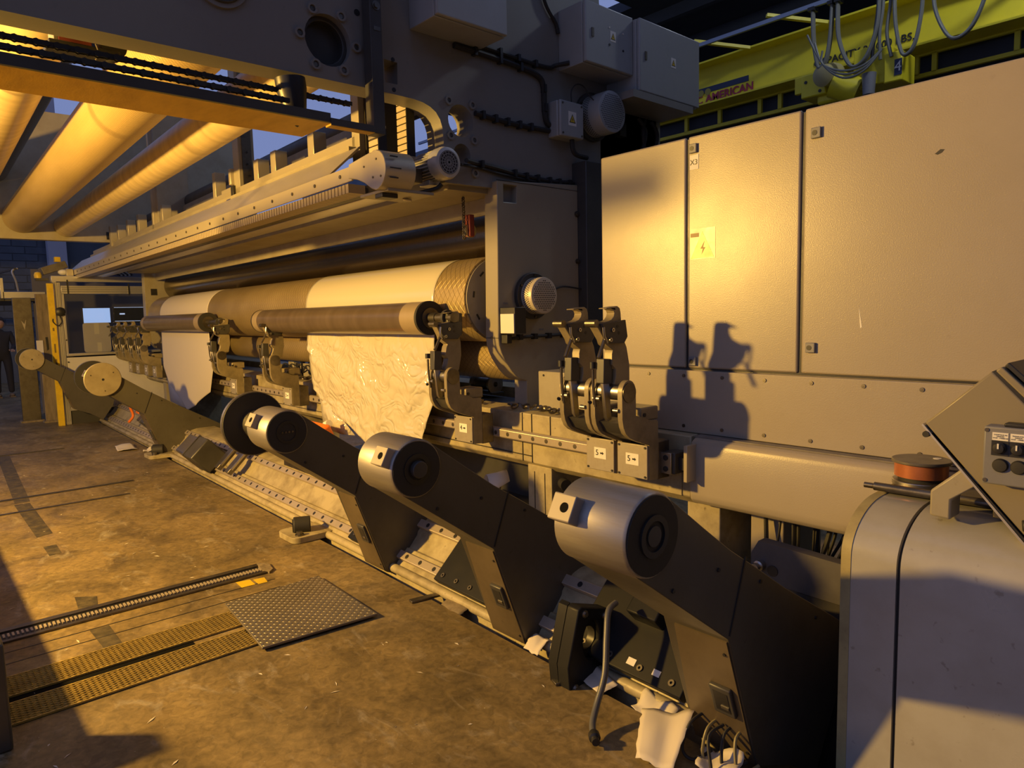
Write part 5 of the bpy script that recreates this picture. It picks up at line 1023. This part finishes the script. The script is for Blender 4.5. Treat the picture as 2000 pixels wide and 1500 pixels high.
for (z, h) in ((1.30, .14), (1.06, .10), (1.55, .05)): MB().box(XB+.06, XB+.0605, 1.885, 1.91, z-h, z).build('worn_marking', mat('worn_marking', (.20, .14, .03), .7) if z > 1.29 and z < 1.31 else MATS['worn_marking'], yp)
MB().cyl((XB+.06, 1.90, .98), (XB+.062, 1.90, .98), .012, 8).build('hole', black, yp)
hr = thing('signal_horn', 'small dark rotary sensor with curled wire on the booth corner post', 'sensor', (XB+.01, 2.0, 1.78)); MB().lathe((XB, 2.01, 1.80), (1, 0, 0), [(0, .05), (.03, .07), (.06, .07), (.08, .04)], 18).build('head', black, hr); MB().tube([(XB+.03, 2.0, 1.74), (XB+.04, 2.02, 1.64), (XB+.07, 1.96, 1.58), (XB+.07, 1.90, 1.64), (XB+.07, 1.90, 1.69)], .008, 6).build('wire', rubber, hr)
# inside the booth
mn = thing('monitor', 'bright pale blue monitor screen behind the booth window', 'monitor', (-13.6, 2.6, 1.70)); MB().box(-13.55, -13.50, 2.40, 2.83, 1.60, 1.875).build('case', black, mn, bev=.004); MB().box(-13.5, -13.498, 2.415, 2.815, 1.615, 1.86).build('screen', screen, mn); MB().box(-13.56, -13.52, 2.58, 2.66, 1.30, 1.60).build('stand', black, mn)
m2 = thing('monitor', 'dark monitor with thin light lines right of the bright one', 'monitor', (-13.6, 3.1, 1.70)); MB().box(-13.55, -13.50, 2.87, 3.35, 1.60, 1.875).build('case', screend, m2, bev=.004)
for z in (1.868, 1.635): MB().box(-13.5, -13.497, 2.88, 3.34, z-.004, z+.003).build('light_line', screenl, m2)
MB().box(-13.5, -13.497, 2.96, 3.04, 1.745, 1.77).build('light_patch', screenl, m2); MB().box(-13.56, -13.52, 3.06, 3.14, 1.30, 1.60).build('stand', black, m2)
ch = thing('white_board_panel', 'pale rounded panel with two tape strips leaning inside the booth window', 'panel', (-13.2, 2.5, 1.1))
MB().prism([(y, z) for (y, z) in rrect(2.33, 2.72, 1.135, 1.615, .04)], -13.16, -13.14, 'X').build('panel', card, ch); MB().box(-13.14, -13.138, 2.49, 2.56, 1.43, 1.61).build('tape_strip', white, ch); MB().box(-13.14, -13.138, 2.52, 2.58, 1.14, 1.29).build('tape_strip', white, ch)
fc = MB().box(-13.4, -13.34, 2.90, 3.15, 1.14, 1.57).build('file_folder', white, bev=.004); tag(fc, 'white folder standing inside the booth under the dark monitor', 'folder')
ds = thing('booth_desk', 'dark desk inside the booth under the monitors', 'desk', (-13.7, 3.0, 0)); MB().box(-14.0, -13.2, 2.2, 4.2, 1.08, 1.13).build('top', darkp, ds, bev=.004); MB().box(-13.95, -13.9, 2.2, 4.2, 0, 1.08).build('back', darkp, ds)
MB().box(-15.2, -15.15, 1.95, 4.6, 0, 2.6).build('booth_back_wall', mat('booth_wall', (.10, .10, .14), .7), bo)
# wooden boards beside the booth
for (x, y0, y1, z1, lbl, m) in ((-13.6, 1.78, 2.0, 2.1, 'pale grimy board standing left of the yellow post', wood), (-13.9, 1.50, 1.76, 2.05, 'dark stained column left of the grimy board', steeld)):
    t = thing('standing_board', lbl, 'board', (x, (y0+y1)/2, 0)); MB().box(x-.06, x, y0, y1, .02, z1).build('board', m, t, bev=.006); MB().box(x-.12, x+.06, y0-.03, y1+.03, 0, .03).build('base_plate', wood, t)
    if m is wood: MB().box(x, x+.02, y0-.04, y0+.05, 1.0, 1.35).build('pale_label', card, t); MB().prism([(y0+.10, 1.18), (y0+.13, 1.20), (y0+.125, 1.40), (y0+.09, 1.40)], x, x+.003, 'X').build('dark_stain', black, t)
    else: MB().prism([(y0+.10, 1.68), (y0+.14, 1.52), (y0+.17, 1.70), (y0+.14, 1.62)], x, x+.003, 'X').build('scrape', zinc, t)
# platform arm with railing left of the booth
pf_ = thing('walkway_arm', 'aluminium walkway arm with short upright left of the booth top', 'walkway', (-14.5, 1.7, 2.1)); MB().box(-14.6, -14.5, 1.45, 2.05, 2.06, 2.17).build('edge_beam', alum, pf_, bev=.004); MB().box(-14.6, -14.5, 1.42, 1.47, 2.06, 2.40).build('upright', alum, pf_, bev=.004); MB().bar((-14.55, 1.44, 2.08), (-19, 1.1, 1.95), .05, .10).build('side_beam', darkp, pf_); MB().bar((-14.55, 1.66, 2.56), (-18, 1.35, 2.55), .03, .03).build('handrail', darkp, pf_); MB().tube([(-14.6, 1.68, 2.18), (-14.6, 1.66, 2.35), (-14.6, 1.62, 2.52), (-14.6, 1.70, 2.57)], .016, 6).build('gooseneck', alum, pf_); MB().box(-18, -14.6, 1.2, 2.0, 2.02, 2.05).build('deck', darkp, pf_)
bc = thing('beacon', 'yellow round beacon on a dark bracket over the booth corner', 'beacon', (-13.2, 1.80, 2.3)); MB().lathe((-13.2, 1.79, 2.33), (0, 0, 1), [(0, .05), (.05, .055), (.09, .04), (.105, 0)], 16).build('dome', yellow, bc); MB().box(-13.25, -13.15, 1.75, 1.92, 2.29, 2.33).build('bracket', darkp, bc)
for k, (y, z, a) in enumerate(((1.90, 2.42, .5), )):
    t = thing('slanted_tray', 'greasy slanted tray box at the far end of the hood', 'tray', (-13.3, y, z)); MB().obox((-13.35, 2.02, 2.50), (.35, .36, .12), Matrix.Rotation(.35, 3, 'X')).build('tray', grease, t, bev=.01); MB().box(-13.4, -13.3, 2.05, 2.13, 2.60, 2.68).build('top_latch', yellow, t, bev=.004); MB().ball((-13.2, 2.13, 2.43), .06, 12, (1, 1.2, .8)).build('rag', white, t); MB().box(-13.3, -13.1, 2.16, 2.26, 2.32, 2.48).build('end_bracket', zinc, t, bev=.006)
cb = thing('film_bundle', 'bundle of clear wrapped film on top of the booth', 'bundle', (-13.2, 2.7, 2.36))
for k in range(7): MB().tube([(-13.2, 2.45+.05*k, 2.38), (-13.2, 2.55+.06*k, 2.45+.01*k), (-13.2, 2.75+.05*k, 2.47), (-13.2, 2.95+.03*k, 2.40)], .02, 6).build('roll', alum if k % 2 else black, cb)
# ---- a worker at the far left edge, cut by the frame: one continuous body
def person(lbl, x, y, h):
    t = thing('person', lbl, 'person', (x, y, 0)); s_ = h/1.78
    V = [(0, 0, .95), (0, 0, 1.12), (0, 0, 1.32), (0, .02, 1.45), (.01, .02, 1.53), (0, .19, 1.43), (.05, .25, 1.16), (.24, .18, 1.06), (0, -.19, 1.43), (.05, -.24, 1.16), (.24, -.16, 1.08), (0, .10, .90), (.02, .12, .50), (-.01, .13, .09), (0, -.10, .90), (.05, -.12, .50), (.03, -.12, .09)]
    Ed = [(0, 1), (1, 2), (2, 3), (3, 4), (2, 5), (5, 6), (6, 7), (2, 8), (8, 9), (9, 10), (0, 11), (11, 12), (12, 13), (0, 14), (14, 15), (15, 16)]
    Rr = [.155, .14, .16, .085, .055, .075, .055, .042, .075, .055, .042, .10, .075, .06, .10, .075, .06]
    me = bpy.data.meshes.new('body'); me.from_pydata([(p[0]*s_, p[1]*s_, p[2]*s_) for p in V], Ed, []); o = bpy.data.objects.new('body', me); COL.objects.link(o); o.parent = t; me.materials.append(cloth)
    sk = o.modifiers.new('skin', 'SKIN'); sk.use_smooth_shade = True
    for i, v in enumerate(me.skin_vertices[0].data): v.radius = (Rr[i]*s_, Rr[i]*s_*1.0); v.use_root = (i == 0)
    sb = o.modifiers.new('sub', 'SUBSURF'); sb.levels = 2; sb.render_levels = 2
    hd_ = MB(); hd_.ball((x+.02*s_, y+.02, 1.66*s_), .105*s_, 20, (1.0, .80, 1.18)); hd_.ball((x+.125*s_, y+.02, 1.645*s_), .016*s_, 8, (1, .8, 1.3)); 
    for sg in (-1, 1): hd_.ball((x+.0, y+.02+sg*.085*s_, 1.655*s_), .022*s_, 8, (.7, .4, 1.2))
    hh_ = hd_.build('head', skin, t, sa=180); hc_ = MB(); hc_.ball((x+.002, y+.02, 1.70*s_), .112*s_, 20, (1.0, .84, 1.0)); hc_.build('hair', cloth, hh_, sa=180)
    for sg in (-1, 1): MB().ball((x+.105*s_, y+.02+sg*.032*s_, 1.668*s_), .010*s_, 8).build('eye', black, hh_)
    MB().box(x+.112*s_, x+.118*s_, y, y+.04, 1.60*s_, 1.606*s_).build('mouth', red, hh_)
    for sg, hx, hy, hz in ((1, .24, .18, 1.06), (-1, .24, -.16, 1.08)):
        hn = MB(); hn.ball((x+(hx+.05)*s_, y+hy*s_, hz*s_), .042*s_, 12, (1.2, .9, .55))
        for f in range(4): a = -.03+.02*f; hn.tube([(x+(hx+.08)*s_, y+(hy+a)*s_, hz*s_), (x+(hx+.125)*s_, y+(hy+a)*s_, (hz-.005)*s_), (x+(hx+.14)*s_, y+(hy+a)*s_, (hz-.035)*s_)], .009*s_, 6, 3)
        hn.tube([(x+(hx+.04)*s_, y+(hy-sg*.035)*s_, hz*s_), (x+(hx+.075)*s_, y+(hy-sg*.06)*s_, (hz+.01)*s_), (x+(hx+.10)*s_, y+(hy-sg*.055)*s_, (hz-.01)*s_)], .010*s_, 6, 3); hn.build('hand', skin, t, sa=180)
    for (fx, fy) in ((-.01, .13), (.03, -.12)):
        sh_ = MB(); sh_.ball((x+(fx+.05)*s_, y+fy*s_, .05), .065, 14, (2.1, .85, .72)); sh_.box(x+(fx-.08)*s_, x+(fx+.18)*s_, y+fy*s_-.05, y+fy*s_+.05, 0.0, .025); sh_.build('boot', shoe, t, sa=60)
    return t
person('person in dark work clothes standing at the left edge, holding a small object', -19.3, 1.80, 1.78)
# ================================================================== loose plates, gratings and marks on the floor
SKEW[0] = False
cpl = thing('checker_plate', 'grey steel checker plate lying on the floor right of the gratings', 'floor plate', (-3.55, 1.52, 0))
C4 = [(-3.915, 1.270), (-3.930, 1.840), (-3.185, 1.815), (-3.240, 1.212)]
plm = mat('checker_steel', (.21, .185, .15), .42, .5, .5, (.12, .10, .08), 5, .05, 80)
MB().prism([(p[0], p[1]) for p in C4], .012, .024, 'Z').build('plate', plm, cpl, bev=.002)
MB().prism([(C4[0][0]+.03, C4[0][1]+.03), (C4[1][0]+.03, C4[1][1]-.03), (C4[2][0]-.03, C4[2][1]-.03), (C4[3][0]-.03, C4[3][1]+.03)], .0, .012, 'Z').build('underlay', rubber, cpl)
b = MB(); n1, n2 = 25, 30
for i in range(n1):
    for j in range(n2):
        u, v = (i+.5)/n1, (j+.5)/n2; p = Vector(C4[0])*(1-u)*(1-v)+Vector(C4[1])*u*(1-v)+Vector(C4[2])*u*v+Vector(C4[3])*(1-u)*v
        a = .55 if (i+j) % 2 else -1.02; dx, dy = .0115*cos(a), .0115*sin(a); ex, ey = -.0026*sin(a), .0026*cos(a)
        b.add([(p.x-dx, p.y-dy, .024), (p.x+ex, p.y+ey, .024), (p.x+dx, p.y+dy, .024), (p.x-ex, p.y-ey, .024), (p.x, p.y, .0265)], [(0, 1, 4), (1, 2, 4), (2, 3, 4), (3, 0, 4)])
o = b.build('tread_lozenges', plm, cpl, smooth=False); o['kind'] = 'stuff'
# expanded metal gratings
gm = mat('expanded_metal', (.50, .37, .10), .5, .4, .6, (.16, .11, .04), 8, .05, 60)
def grating(lbl, x0, x1, y0, y1):
    t = thing('floor_grating', lbl, 'grating', ((x0+x1)/2, (y0+y1)/2, 0)); MB().box(x0, x1, y0, y1, .0006, .0025).build('dark_bed', mesh_black, t)
    b = MB(); lw, sw = .046, .021; ny, nx = int((y1-y0)/(lw/2)), int((x1-x0)/(sw/2))
    for r in range(nx):
        base = x0+r*sw/2+sw/4
        for k in range(ny):
            sg = 1 if (k+r) % 2 else -1
            b.bar((base+sg*sw/4, y0+k*lw/2, .008+.003*sg), (base-sg*sw/4, y0+(k+1)*lw/2, .008-.003*sg), .0055, .004)
    o = b.build('expanded_mesh', gm, t, smooth=False); o['kind'] = 'stuff'
    for (a, c) in ((x0, x0+.006), (x1-.006, x1)): MB().box(a, c, y0, y1, .001, .011).build('border', gm, t)
    return t
grating('upper expanded metal grating strip left of the checker plate', -3.815, -3.600, -.15, 1.255)
grating('lower expanded metal grating strip nearest the camera left of the checker plate', -3.535, -3.330, -.15, 1.240)
MB().box(-3.600, -3.535, -.15, 1.0, .0006, .002).build('gap_slot', mesh_black)
o = bpy.data.objects['gap_slot']; o.name = 'floor_slot'; tag(o, 'black open slot between the two expanded metal gratings', 'floor slot')
# toothed rack set in the floor
rk = thing('floor_rack', 'toothed steel rack track set in the floor behind the gratings', 'rack', (-4.35, .8, 0))
MB().box(-4.450, -4.405, -.3, 1.69, .0006, .012).build('rear_rail', steeld, rk, bev=.002); MB().box(-4.405, -4.285, -.3, 1.68, .0006, .003).build('channel', black, rk); MB().box(-4.285, -4.255, -.3, 1.66, .0006, .012).build('front_rail', steeld, rk, bev=.002)
th = MB().box(-.025, .025, -.005, .005, 0, .010).build('tooth', railm, rk, local=True); th.location = (-4.335+4.35, -.28-.8, .003)
for i in range(1, 98): piece(th, rk, (-4.335+4.35, -.28+.02*i-.8, .003))
MB().prism([(-4.46, 1.66), (-4.40, 1.72), (-4.28, 1.70), (-4.24, 1.66), (-4.30, 1.64)], .001, .014, 'Z').build('broken_end', wood, rk)
for (x, y0, y1, lbl) in ((-4.13, -.2, 1.65, 'thin crack line in the floor in front of the toothed rack'), (-3.985, -.2, 1.62, 'thin seam between rack infill and the upper grating')):
    o = MB().box(x-.0035, x+.0035, y0, y1, .0005, .0015).build('floor_seam', black); tag(o, lbl, 'seam')
st = [MB().prism([(-4.245, 1.45), (-4.225, 1.53), (-4.125, 1.525), (-4.13, 1.445)], .0008, .002, 'Z').build('floor_sticker', yellow), MB().prism([(-4.21, 1.545), (-4.20, 1.61), (-4.11, 1.595), (-4.115, 1.54)], .0008, .002, 'Z').build('floor_sticker', yellow)]
tag(st[0], 'larger faded yellow sticker on the floor at the end of the rack', 'sticker'); tag(st[1], 'smaller faded yellow sticker right of the larger one', 'sticker')
tp = mat('worn_black_tape', (.045, .038, .025), .6, 0, .8, (.14, .11, .06), 14, .1, 60)
for (q, l) in (([(-10.55, .84), (-10.5, .96), (-7.6, .815), (-7.6, .70)], 'longest worn dark tape strip on the floor at far left'), ([(-7.55, .69), (-7.55, .805), (-6.3, .80), (-6.25, .69)], 'worn dark tape strip in the middle of the floor line'), ([(-5.95, .69), (-5.95, .77), (-5.70, .765), (-5.68, .69)], 'small worn tape patch left of the floor rack'), ([(-4.70, .675), (-4.62, .775), (-4.44, .745), (-4.46, .655)], 'dark tape patch just behind the toothed rack'), ([(-4.12, .645), (-4.12, .735), (-3.825, .735), (-3.825, .655)], 'dark tape patch between the rack and the upper grating')):
    o = MB().prism(q, .0006, .0014, 'Z').build('floor_tape', tp, smooth=False); tag(o, l, 'tape')
# dark bollard at the left edge
bl = thing('barrier', 'dark low barrier end at the lower left edge of the floor', 'barrier', (-5.0, .08, 0)); MB().box(-8.4, -3.2, -.02, .165, .05, .30).build('beam', darkp, bl, bev=.01); MB().box(-3.26, -3.14, .02, .215, 0, .42).build('end_post', darkp, bl, bev=.01); MB().box(-3.24, -3.16, .03, .20, .42, .425).build('post_cap', zinc, bl); MB().box(-3.40, -3.26, -.10, .20, 0, .05).build('foot', steeld, bl, bev=.004); MB().box(-8.3, -8.0, -.10, .19, 0, .05).build('foot', steeld, bl, bev=.004)
# litter flecks
random.seed(21); b = MB()
for k in range(110):
    x, y = random.uniform(-9, -1.3), random.uniform(.3, 2.0); s_ = random.uniform(.003, .011); a = random.random()*6; L = s_*random.uniform(1, 3)
    b.add([(x+L*cos(a), y+L*sin(a), .001), (x-s_*.5*sin(a), y+s_*.5*cos(a), .003), (x-L*cos(a), y-L*sin(a), .001), (x+s_*.5*sin(a), y-s_*.5*cos(a), .002)], [(0, 1, 2, 3)])
o = b.build('paper_flecks', paper, smooth=False); tag(o, 'tiny paper flecks scattered over the concrete floor', 'litter'); o['kind'] = 'stuff'
# flood lamp on its stand (left of the picture) and an unseen pipe end, added to shade the cabinet top
SKEW[0] = False
fl = thing('flood_lamp', 'sodium flood lamp on a stand left of the picture', 'lamp', (LAMP.x, LAMP.y-.35, 0))
MB().cyl((LAMP.x, LAMP.y-.35, .02), (LAMP.x, LAMP.y-.35, 2.45), .03, 14).build('pole', steeld, fl); MB().cyl((LAMP.x, LAMP.y-.35, 0), (LAMP.x, LAMP.y-.35, .02), .25, 24).build('foot', darkp, fl)
MB().box(LAMP.x-.2, LAMP.x+.2, LAMP.y-.38, LAMP.y-.16, 2.38, 2.66).build('housing', darkp, fl, bev=.02)
dp = thing('added_shade_pipe', 'added pipe with rounded end, out of view, shading the cabinet top', 'pipe', (-4.2, -.02, 2.41)); MB().lathe((-5.6, -.02, 2.415), (1, 0, 0), [(0, .05), (1.58, .05), (1.62, .035), (1.64, 0)], 16).build('pipe', steeld, dp)
for x in (-5.4, -4.3): MB().box(x-.01, x+.01, -.03, -.01, 2.45, 3.05).build('hanger', steeld, dp)
SKEW[0] = False
